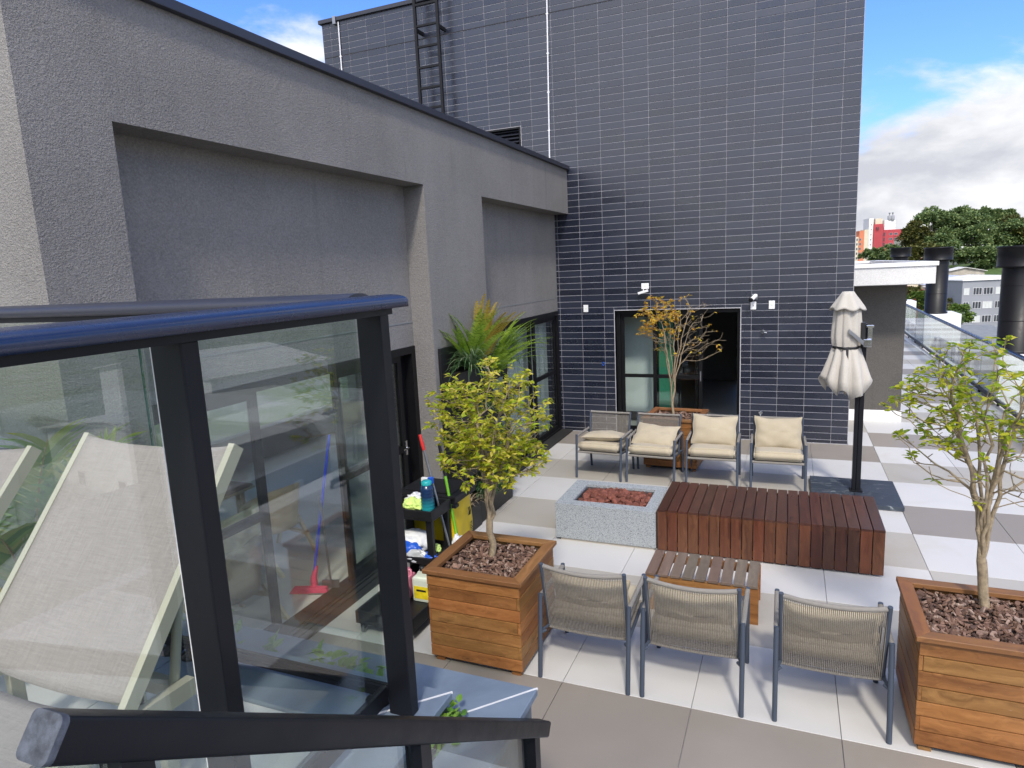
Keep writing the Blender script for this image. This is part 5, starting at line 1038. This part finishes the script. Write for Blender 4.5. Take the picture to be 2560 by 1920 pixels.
wood_chair(-.99, -7.45, R(96), 'pale curved wooden chair nearest the open glass door'); wood_chair(-1.62, -6.80, R(96), 'pale wooden chair second from the door beside the inside table'); wood_chair(-1.72, -6.12, R(80), 'pale wooden chair whose splayed leg shows beyond the broom')
it = thing('dining_table', 'dark-topped table with pale wooden edge inside the left building', 'table', (-2.1, -7.3, 0)); MB().bbox((-3.3, -8.2, .71), (-2.1, -5.9, .735), .004).build('tabletop', 'wood_weathered', it); MB().bbox((-3.32, -8.22, .685), (-2.08, -5.88, .7095), .004).build('edge', 'wood_pale', it)
for x in (-3.2, -2.2):
    for y in (-8.1, -6.0): MB().bbox((x-.035, y-.035, 0), (x+.035, y+.035, .6845), .004).build('leg', 'wood_pale', it)

# ------------------------------------------------------------------ fixtures on the tiled wall
YW = -.0045
def plate(x, z, w, h, label, name='switch_plate', extra=None, cat='wall plate'):
    t = thing(name, label, cat, (x, YW, z)); MB().bbox((x-w/2, YW-.014, z-h/2), (x+w/2, YW, z+h/2), .004).build('plate', 'plastic_white', t)
    if extra: MB().bbox((x-extra[0]/2+extra[2], YW-.0185, z-extra[1]/2+extra[3]), (x+extra[0]/2+extra[2], YW-.0143, z+extra[1]/2+extra[3]), .0015).build('button', extra[4], t)
    return t
plate(.077, 2.23, .083, .125, 'white switch plate at the far left of the tiled wall', extra=(.03, .02, .01, .0, 'jug_pale')); plate(2.85, 2.217, .085, .125, 'white outlet plate directly below the bullet camera', extra=(.012, .02, 0, 0, 'steel_grey')); plate(3.125, 2.223, .088, .13, 'white switch plate just right of the bullet camera', extra=(.042, .03, -.004, .008, 'jug_pale'))
bx_ = plate(1.124, 2.585, .125, .095, 'white junction box above the sloping white wall sensor', 'junction_box', (.022, .03, 0, 0, 'jug_pale'), 'junction box')
se = thing('wall_sensor', 'small white bar-shaped sensor tilted above the doorway', 'sensor', (1.10, YW, 2.487)); MB().bbox((1.015, YW-.10, 2.47), (1.19, YW-.055, 2.51), .006, Matrix.Rotation(R(-15), 3, 'Y')).build('body', 'plastic_white', se); MB().tube([(1.10, YW, 2.54), (1.10, YW-.05, 2.52), (1.10, YW-.075, 2.50)], .007, 6).build('bracket', 'plastic_white', se)
ca = thing('security_camera', 'white bullet security camera with black lens beside the doorway', 'camera', (2.86, YW, 2.35)); MB().lathe([(0, 0), (.045, 0), (.045, .02), (0, .021)], (0, 0, 0), 16); cm = MB(); cm.bbox((2.82, YW-.03, 2.31), (2.91, YW, 2.40), .01); cm.build('mount', 'steel_grey', ca)
a, b = Vector((2.885, YW-.05, 2.375)), Vector((2.825, YW-.17, 2.318)); MB().tube([a, b], .032, 14).build('body', 'plastic_white', ca); dd = (b-a).normalized(); MB().tube([b-dd*.004, b+dd*.022], .0335, 14).build('lens', 'plastic_black', ca); MB().tube([Vector((2.87, YW-.02, 2.36)), a], .014, 8).build('arm', 'plastic_white', ca)
def tap(x, z, label, spout):
    t = thing('tap', label, 'tap', (x, YW, z)); b = MB()
    for k, (r, d0, d1) in enumerate(((.032, 0, .008), (.018, .0082, .05), (.026, .0502, .075))): b.prism([(x+r*math.cos(i*.4), YW-d0, z+r*math.sin(i*.4)) for i in range(16)][:16], (0, -(d1-d0), 0), True)
    b.build('body', 'chrome', t); MB().tube([(x, YW-.062, z), (x+spout[0]*.5, YW-.07, z+spout[1]*.5), (x+spout[0], YW-.075, z+spout[1])], .009, 8).build('spout', 'chrome', t)
tap(3.0, 1.795, 'chrome wall valve below the switch plate', (.06, -.01)); tap(2.985, .476, 'low chrome garden tap near the foot of the tiled wall', (.0, -.06))
bl = MB(); pts = [(.369+.022*math.cos(i*.6), YW-.006, 1.25+.028*math.sin(i*.6)) for i in range(11)]+[(.375, YW-.006, 1.22)]; bl.tube(pts, .0055, 6); tag(bl.build('cable_loop', 'plastic_blue'), 'tiny blue cable loop sticking out left of the doorway', 'cable')
def conduit(x0, z0, x1, z1, label):
    t = thing('conduit', label, 'conduit', (x0, YW, z0)); MB().tube([(x0, YW-.014, z0), (x1, YW-.014, z1)], .013, 8).build('pipe', 'conduit_white', t)
    for k in range(1, 5):
        z = z0+(z1-z0)*k/5; x = x0+(x1-x0)*k/5; MB().bbox((x-.02, YW-.024, z-.01), (x+.02, YW+.001, z+.01), .002).build('clip', 'conduit_white', t)
    return t
t = conduit(-4.626, 7.74, -4.66, 4.67, 'thin white conduit near the left corner of the tiled block'); MB().bbox((-4.72, -.075, 7.70), (-4.655, YW, 7.84), .006).build('bracket', 'steel_grey', t)
conduit(-.44, 7.75, -.50, 4.67, 'thicker bright white conduit down the middle of the tiled wall')
LD = thing('roof_ladder', 'black steel rung ladder fixed to the upper tiled wall', 'ladder', (-2.6, -.25, 4.67)); 
for x in (-2.83, -2.385): MB().bbox((x-.024, -.275, 4.70), (x+.024, -.225, 8.6), .003).build('rail', 'frame_black', LD)
for k in range(11): z = 5.20+.345*k; MB().bbox((-2.8055, -.272, z-.018), (-2.4095, -.23, z+.018), .003).build('rung', 'frame_black', LD)
for x in (-2.83, -2.385):
    for z in (5.5, 7.22): MB().bbox((x-.02, -.2245, z-.03), (x+.02, YW, z+.03), .003).build('wall_bracket', 'frame_black', LD)
for x in (-2.83, -2.55): MB().tube([(x, -.25, 7.84), (x, .5, 7.84)], .02, 6).build('stay', 'frame_black', LD)
# ------------------------------------------------------------------ terrace edge, chimneys
PR = thing('parapet_railing', 'glass railing with blue-black rounded handrail along the far right terrace edge', 'railing', (7.15, 8, 0))
def rx(y): return 7.04+.019*(y-2.2)
for a, b in ((-4, 9), (9, 24)):
    MB().prism([(rx(a)+u, a, 1.075+v) for u, v in rail_profile(.05, .05)], (rx(b)-rx(a), b-a-.01, 0)).build('top_rail', 'alu_navy', PR)
MB().prism([(rx(-4)-.03, -4, .06), (rx(-4)+.03, -4, .06), (rx(-4)+.03, -4, .12), (rx(-4)-.03, -4, .12)], (rx(24)-rx(-4), 28, 0)).build('bottom_rail', 'alu_black', PR)
for k in range(19):
    y = -4+1.5*k; MB().prism([(rx(y)-.005, y+.03, .13), (rx(y)+.005, y+.03, .13), (rx(y)+.005, y+.03, 1.07), (rx(y)-.005, y+.03, 1.07)], (rx(y+1.44)-rx(y), 1.44, 0)).build('glass_pane', 'glass_clear', PR); MB().box((rx(y)-.02, y-.02, .0), (rx(y)+.02, y+.02, .06)).build('foot', 'alu_black', PR)
KB = MB(); KB.box((7.0, -5, -.3), (7.45, 24, -.002)); tag(KB.build('terrace_kerb', 'paint_white'), kind='structure')
M('wall_grey', (0.27, 0.28, 0.30), 0.85, 0.08, .4, coords='World'); M('wall_cream', (0.62, 0.56, 0.42), 0.85, 0.12, .3, coords='World'); M('wall_red', (0.42, 0.055, 0.065), 0.8, 0.08, .3, coords='World'); M('wall_white', (0.78, 0.78, 0.76), 0.8, 0.05, .3, coords='World'); M('wall_orange', (0.60, 0.20, 0.10), 0.8, 0.08, .3, coords='World')
WG = thing('lower_wing', 'lower grey roof wing with pale vertical panels beyond the glass railing', 'building', (9, 12, -14)); MB().box((7.6, -6, -14), (13, 30, -.9)).build('wall', 'concrete', WG)
for k in range(36):
    y = -4+.85*k; MB().bbox((7.56, y, -.9), (7.60, y+.15, .34 if k % 3 else .05), .004).build('panel', 'paint_white', WG)
MB().box((7.6, -6, -.88), (7.72, 30, .32)).build('parapet', 'wall_grey', WG)
def chimney(x, y, z0, zt, label):
    t = thing('chimney', label, 'chimney', (x, y, z0), group='black chimneys along the roof edge'); c = (x, y, 0); capz = zt-.40
    mb = MB(); mb.lathe([(.0, z0), (.335, z0), (.335, z0+.05), (.30, z0+.06), (.30, capz+.2)], c, 40); mb.build('pipe', 'chimney_black', t)
    for z in (z0+.62, z0+1.3): MB().lathe([(.3005, z), (.306, z+.008), (.3005, z+.016)], c, 40).build('seam', 'chimney_black', t)
    MB().lathe([(.29, capz), (.40, capz-.01), (.40, capz+.02), (.392, capz+.03), (.392, zt-.05), (.405, zt-.045), (.405, zt-.01), (.395, zt), (.35, zt), (.35, zt-.1)], c, 40).build('cowl', 'chimney_black', t)
    pb = MB(); pb.bbox((x-.36, y-.5, -.89), (x+.62, y+.9, z0-.001), .01); pb.build('plinth', 'paint_white', t)
chimney(7.49, 4.42, .92, 2.98, 'largest black chimney pipe at the right picture edge'); chimney(7.66, 13.3, 1.02, 3.08, 'middle black chimney pipe just right of the white canopy'); chimney(7.80, 22.2, .9, 3.20, 'farthest black chimney cowl showing above the white canopy')

# ------------------------------------------------------------------ far town
M('pane_dark', (0.05, 0.055, 0.065), 0.15, 0.3, 2); M('frame_light', (0.55, 0.55, 0.55), 0.5); M('roof_tile', (0.27, 0.115, 0.07), 0.85, 0.25, 2, 0.4, 9, coords='World'); M('roof_metal', (0.46, 0.50, 0.58), 0.5, 0.12, .6, coords='World'); M('roof_pale', (0.62, 0.61, 0.57), 0.8, 0.08, .5, coords='World'); M('blue_paint', (0.02, 0.05, 0.35), 0.5); M('wall_stain', (0.42, 0.38, 0.31), 0.9, 0.35, .6, coords='World'); M('tent_blue', (0.03, 0.07, 0.45), 0.6)
def window(parent, o, ux, w, h, bars=2, mat='pane_dark'):
    """o lower-left corner, ux unit vector along the wall; outward normal n = ux x z"""
    ux = Vector(ux); n = ux.cross(Vector((0, 0, 1))); o = Vector(o); z = Vector((0, 0, 1)); t = .07
    def pl(a, b, c_, d, e, f, mb): mb.prism([o+ux*a+z*c_+n*e, o+ux*b+z*c_+n*e, o+ux*b+z*d+n*e, o+ux*a+z*d+n*e], n*(f-e))
    fm = MB(); pl(0, w, 0, t, .0, .06, fm); pl(0, w, h-t, h, .0, .06, fm); pl(0, t, t, h-t, .0, .06, fm); pl(w-t, w, t, h-t, .0, .06, fm)
    for k in range(1, bars+1): pl(w*k/(bars+1)-t/2, w*k/(bars+1)+t/2, t, h-t, .0, .055, fm)
    f = fm.build('window', 'frame_light', parent); p = MB(); pl(t, w-t, t, h-t, .004, .02, p); p.build('pane', mat, f); return f
ux = Vector((33.7-38.7, 138.3-140.3, 0)).normalized()*-1; ux.z = 0
def block(name, label, p0, ux, L_, D_, z0, z1, mat, cat='building'):
    t = thing(name, label, cat, (p0[0], p0[1], z0)); n = Vector(ux).cross(Vector((0, 0, 1))); p = Vector((p0[0], p0[1], z0)); MB().prism([p, p+ux*L_, p+ux*L_-n*D_, p-n*D_], (0, 0, z1-z0)).build('wall', mat, t); return t, n
# grey four-storey block
ux = Vector((.955, .296, 0)).normalized()
t, n = block('apartment_block', 'grey four-storey apartment block behind the largest chimney', (33.5, 137.6), ux, 6.9, 11, -14, -2.6, 'wall_grey')
for fl in range(4):
    z = -5.3-2.62*fl
    for k, (a, w) in enumerate(((.25, 1.0), (1.9, 1.6), (3.75, 1.7), (5.9, .95))): window(t, Vector((33.5, 137.6, z))+ux*a+n*.01, ux, w, 1.35, 2 if w > 1.2 else 1, 'pane_dark' if (fl+k) % 3 else 'curtain_pale')
p = Vector((33.5, 137.6, -2.6)); MB().prism([p+n*.3-ux*.2, p+ux*7.0+n*.3, p+ux*7.0+n*.3+Vector((0, 0, .14)), p+n*.3-ux*.2+Vector((0, 0, .14))], -n*11.6).build('roof_edge', 'wall_white', t); MB().prism([p-ux*.2+Vector((0, 0, .141)), p+ux*7+Vector((0, 0, .141)), p+ux*7+Vector((0, 0, .8))], -n*11).build('roof', 'roof_pale', t)
q = p+ux*6.91; MB().prism([q, q+ux*.4, q+ux*.4-n*.5, q-n*.5], (0, 0, -11.4)).build('white_pier', 'wall_white', t)
# red and white towers
U = Vector((.96, .28, 0)).normalized()
t, n = block('apartment_tower', 'red apartment tower with white stair shaft, tallest on the skyline', (57.5, 476), U, 12.5, 12, -14, 18.6, 'wall_red')
for fl in range(7):
    for a in (3.6, 6.6): window(t, Vector((57.5, 476, 15.2-3.1*fl))+U*a+n*.02, U, 2.0, 1.3, 1)
for z in (14.5, 11.4, 8.3, 5.2): 
    o = Vector((57.5, 476, z))+U*.15+n*.02; MB().prism([o, o+U*.9, o+U*.9+Vector((0, 0, 2.4)), o+Vector((0, 0, 2.4))], n*.05).build('balcony_recess', 'pane_dark', t)
def tower(o, L_, D_, z1, m_, nm): o = Vector((*o, -14)); return MB().prism([o, o+U*L_, o+U*L_-n*D_, o-n*D_], (0, 0, z1+14)).build(nm, m_, t)
tower((49.2, 475), 2.6, 9, 26.2, 'wall_white', 'stair_shaft'); tower((52.0, 474.6), 5.6, 9, 22.4, 'wall_red', 'front_wing'); tower((53.0, 478.5), 4.4, 6, 26.0, 'wall_cream', 'rear_wing'); tower((58.2, 478.2), 6.6, 5, 24.6, 'wall_white', 'water_tower')
for fl in range(8): o = Vector((50.2, 475.3, 22-3.1*fl))+n*.3; MB().prism([o, o+U*.4, o+U*.4+Vector((0, 0, .6)), o+Vector((0, 0, .6))], n*.1).build('vent', 'pane_dark', t)
for a in (53.3, 54.3): MB().box((a, 474.4, 18.6), (a+.4, 475.0, 20.6)).build('slot_window', 'pane_dark', t)
for a in (60.9, 62.7):
    c = (a, 479.5, 24.6); MB().lathe([(1.1, 0), (1.1, 2.6), (.3, 2.9), (.3, 4.0), (.6, 4.1), (.6, 4.6), (0, 4.9)], c, 10).build('tank', 'wall_grey', t)
t, n = block('apartment_tower', 'orange and cream apartment tower left of the red tower', (41.5, 469), U, 3.2, 9, -14, 14.9, 'wall_cream')
o = Vector((43.2, 469.4, -14)); MB().prism([o+n*.6, o+U*3.0+n*.6, o+U*3.0-n*6, o-n*6], (0, 0, 32.6)).build('orange_wing', 'wall_orange', t); o = o+U*3.02; MB().prism([o+n*.4, o+U*2.6+n*.4, o+U*2.6-n*6, o-n*6], (0, 0, 33.2)).build('cream_wing', 'wall_cream', t)
for fl in range(8):
    z = 12.5-2.9*fl; window(t, Vector((43.3, 469.4, z))+n*.62, U, 1.1, 1.5, 1); window(t, Vector((41.8, 469.1, z))+n*.02, U, .9, 1.5, 0)
t, n = block('apartment_tower', 'low cream and red apartment block half hidden by the big trees', (50.3, 340), U, 10, 9, -14, 9.6, 'wall_cream')
for fl in range(5):
    for a in (1.0, 4.6, 7.8): o = Vector((50.3, 340, 7.2-2.6*fl))+U*a+n*.02; MB().prism([o, o+U*1.6, o+U*1.6+Vector((0, 0, 1.4)), o+Vector((0, 0, 1.4))], n*.06).build('red_panel', 'wall_red', t)
# mid distance sheds and houses
def house(name, label, x, y, w, d, h, ridge, wall, roof, rz=0.0, cat='house', overhang=.5):
    t = thing(name, label, cat, (x, y, -14), rz); MB().box((-w/2, -d/2, 0), (w/2, d/2, h)).build('wall', wall, t, True); a, b = w/2+overhang, d/2+overhang; th = .16
    MB().prism([(-a, -b, h-.1), (0, -b, h+ridge), (a, -b, h-.1), (a, -b, h-.1+th), (0, -b, h+ridge+th), (-a, -b, h-.1+th)], (0, 2*b, 0)).build('roof', roof, t, True); gm = MB(); gm.prism([(-w/2, -d/2+.02, h+.001), (w/2, -d/2+.02, h+.001), (0, -d/2+.02, h+ridge-.05)], (0, d-.04, 0)); gm.build('gable', wall, t, True)
    for k in range(3):
        f = MB().box((-w/2+w*(k+.6)/3.4-.6, -d/2-.05, 1.0), (-w/2+w*(k+.6)/3.4+.6, -d/2-.002, 2.3)).build('window', 'frame_light', t, True); MB().box((-w/2+w*(k+.6)/3.4-.5, -d/2-.07, 1.1), (-w/2+w*(k+.6)/3.4+.5, -d/2-.052, 2.2)).build('pane', 'pane_dark', f, True)
    return t
house('warehouse', 'long stained pale shed wall below the wooded hill', 47.5, 209, 9, 8, 11.5, 1.0, 'wall_stain', 'roof_pale', 0, 'shed'); house('warehouse', 'wide blue-grey metal-roofed warehouse behind the grey block', 40, 176, 16, 14, 9.6, 1.6, 'wall_cream', 'roof_metal', R(4), 'warehouse'); house('warehouse', 'pale flat-roofed shop building with blue signs behind the palms', 38, 163, 11, 8, 9.3, .7, 'wall_grey', 'roof_pale', R(8), 'shop')
house('house', 'red-roofed low house seen beside the middle chimney', 28.5, 166, 7, 7, 8.3, 1.2, 'wall_red', 'roof_tile', R(4)); house('warehouse', 'cream shed with dark window above the red roof', 27.5, 176, 8, 7, 11.2, .5, 'wall_cream', 'roof_pale', R(3), 'shed')
for k, (x, y) in enumerate(((36.2, 155.5), (39.0, 156.2))): house('market_tent', 'blue market awning %s the far palm' % ('left of' if k == 0 else 'right of'), x, y, 2.3, 2, 5.8, .4, 'wall_white', 'tent_blue', 0, 'awning', .3)
# houses out to the right, which the glass panes mirror
for k, (x, y, w, d, h, r_, wm_, rm_, rz, l) in enumerate(((32, 14, 13, 9, 4.0, 2.0, 'wall_white', 'roof_tile', 20, 'white-walled house with brown tile roof east of the terrace'), (48, 30, 22, 15, 5.5, 1.6, 'wall_white', 'roof_pale', 10, 'wide pale-roofed warehouse east of the terrace'), (38, 46, 16, 12, 5.0, 1.5, 'wall_cream', 'roof_metal', -8, 'metal-roofed cream shed east of the terrace'), (66, 12, 24, 14, 6, 1.5, 'wall_grey', 'roof_metal', 5, 'grey industrial shed farther east'), (36, -6, 12, 10, 4.5, 2.0, 'wall_cream', 'roof_tile', 0, 'cream tile-roofed house south-east of the terrace'), (70, 52, 26, 16, 7, 1.8, 'wall_white', 'roof_pale', 12, 'large white hall north-east of the terrace'))):
    house('house', l, x, y, w, d, h, r_, wm_, rm_, R(rz))
# trees
def crown_tree(label, c, rad, h0, mat, n, seed, leaf=.5, group=None, nb=26):
    rs = np.random.default_rng(seed); t = thing('tree', label, 'tree', (c[0], c[1], h0), group=group); zb = c[2]-rad[2]
    cl = []
    while len(cl) < nb:
        p = rs.uniform(-1, 1, 3); q = np.linalg.norm(p)
        if q < 1 and q > .45 and p[2] > -.75: cl.append((np.array(c)+p*np.array(rad)*.86, rs.uniform(.16, .34)*min(rad)*(1.15-.3*abs(p[2]))))
    tb = MB(); r0 = max(.12, rad[0]*.07); fk = np.array([c[0], c[1], zb+rad[2]*.45]); tb.tube([(c[0], c[1], h0), (c[0]+.1, c[1], (h0+fk[2])/2), tuple(fk)], [r0, r0*.8, r0*.6], 7)
    for q, r in cl[:14]: tb.tube([tuple(fk), tuple(fk*.45+q*.55+np.array([0, 0, -.06*rad[2]])), tuple(q)], [r0*.42, r0*.26, r0*.08], 5)
    tb.build('trunk', 'bark_grey', t)
    P, D = [], []
    per = n//nb
    for q, r in cl:
        v = rs.normal(0, 1, (per, 3)); v /= np.linalg.norm(v, axis=1, keepdims=True); v[:, 2] = np.where(v[:, 2] < -.3, -v[:, 2]*.6, v[:, 2]); rr = r*rs.uniform(.65, 1.12, per)[:, None]; P.append(q+v*rr*np.array([1.25, 1.25, .8])); D.append(v+rs.normal(0, .6, (per, 3)))
    P = np.concatenate(P); D = np.concatenate(D); tag(MB().add(*leaf_cloud(P, D, leaf, leaf*.33, .2, .2)).build('crown', mat, t), kind='stuff')
    return t
H_ = 'tall dark trees on the wooded hill'
hill = MB(); nx, ny = 24, 14; vs = []
for j in range(ny+1):
    for i in range(nx+1):
        u, v = i/nx, j/ny; x = 30+130*u; y = 245+150*v; e = math.sin(math.pi*u)**.5*math.sin(math.pi*min(1, v*1.1+.02)) if 0 < u < 1 else 0; vs.append((x, y, -14.2+13.5*max(0, e)+mnoise.noise(Vector((x*.03, y*.03, 0)))*1.0*e))
hill.add(vs, [(j*(nx+1)+i, j*(nx+1)+i+1, (j+1)*(nx+1)+i+1, (j+1)*(nx+1)+i) for j in range(ny) for i in range(nx)], True); tag(hill.build('hill', 'lawn'), kind='structure')
TT = [(2290, 598, 262, 6.5, 7.5, 'crown_olive', 'olive tree at the left foot of the wooded hill, over the red block'), (2335, 575, 268, 9, 9, 'crown_dark', 'broad rounded tree forming the left shoulder of the hill'), (2375, 566, 272, 8.5, 9.5, 'crown_dark', 'round bright-topped tree right of the left shoulder'), (2420, 585, 265, 9, 9, 'crown_dark', 'dense dark tree in the middle of the hill'), (2415, 546, 282, 5.5, 4.2, 'crown_dark', 'tall flat-topped tree rising over the hill middle'), (2465, 570, 275, 9, 8.5, 'crown_dark', 'tall tree right of the hill middle'), (2500, 541, 285, 6.5, 3.4, 'crown_dark', 'umbrella-shaped tree standing highest at the right'), (2515, 590, 268, 9, 8.5, 'crown_dark', 'dark tree behind the largest chimney cowl'), (2550, 588, 266, 9, 9, 'crown_olive', 'olive-toned tree at the right picture edge'), (2600, 600, 266, 10, 9, 'crown_dark', 'dark tree just outside the right edge'), (2350, 620, 255, 7, 6, 'crown_dark', 'low dark tree below the left shoulder of the hill'), (2385, 632, 250, 7, 5.5, 'crown_dark', 'low dark tree behind the stained shed'), (2475, 640, 245, 7.5, 6.5, 'crown_dark', 'rounded tree right of the stained shed'), (2305, 640, 250, 6, 4.5, 'crown_olive', 'small olive tree over the middle chimney cowl')]
for k, (x, y, d, rx_, rz_, mt, l) in enumerate(TT):
    c = at(x, y, d); crown_tree(l, tuple(c), (rx_, rx_*.9, rz_), min(-3., c.z-rz_*1.9), mt, 5200, 40+k, 1.05, H_)
for k, (x, y, d, r_, mt, l) in enumerate(((2215, 636, 300, 6, 'crown_dark', 'dark hedge-like tree under the red tower'), (2185, 640, 300, 5, 'crown_dark', 'dark low tree at the left foot of the towers'), (2250, 640, 290, 5.5, 'crown_dark', 'dark low tree right under the red tower'))):
    c = at(x, y, d); crown_tree(l, tuple(c), (r_*1.5, r_, r_*.7), -9, mt, 3000, 70+k, 1.0)
for k, (x, y, d, a, b, mt, n, l) in enumerate(((2358, 675, 190, 2.2, 2.0, 'crown_bright', 1800, 'small yellow-green tree beside the stained shed'), (2290, 752, 118, 2.6, 2.4, 'crown_bright', 2600, 'leafy green tree left of the middle chimney'), (2275, 735, 135, 2.4, 1.8, 'crown_olive', 1800, 'reddish-topped tree below the red roof'), (2375, 748, 130, 3.0, 1.6, 'crown_olive', 2200, 'olive scrub tree right of the middle chimney'), (2360, 768, 118, 2.6, 1.4, 'crown_olive', 2000, 'lower olive scrub right of the chimney foot'), (2398, 788, 108, 1.9, 2.3, 'crown_bright', 2400, 'bright green tree against the corner of the grey block'), (2385, 800, 104, 1.4, 1.3, 'crown_dark', 1600, 'round dark bush at the foot of the grey block'))):
    c = at(x, y, d); crown_tree(l, tuple(c), (a, a, b), -14, mt, n, 90+k, .42, 'small trees in the street below', 18)
def far_palm(c, h, label, L_=2.0):
    t = thing('palm_tree', label, 'palm', (c[0], c[1], -14), group='palms in the street below'); MB().tube([(c[0], c[1], -14), (c[0]+.1, c[1], c[2])], [.2, .13], 8).build('trunk', 'bark_grey', t)
    for k in range(11): s_, lf_ = palm_frond(c, k*.571, R(25+20*(k % 3)), L_, 16, L_*.28, .05, 1.5); fo = lf_.build('frond', 'crown_bright', t); s_.build('stem', 'palm_stem', fo)
far_palm(tuple(at(2366, 722, 140)), 0, 'feathery yellow-green palm between the blue awnings'); far_palm(tuple(at(2402, 718, 138)), 0, 'palm half hidden by the corner of the grey block')
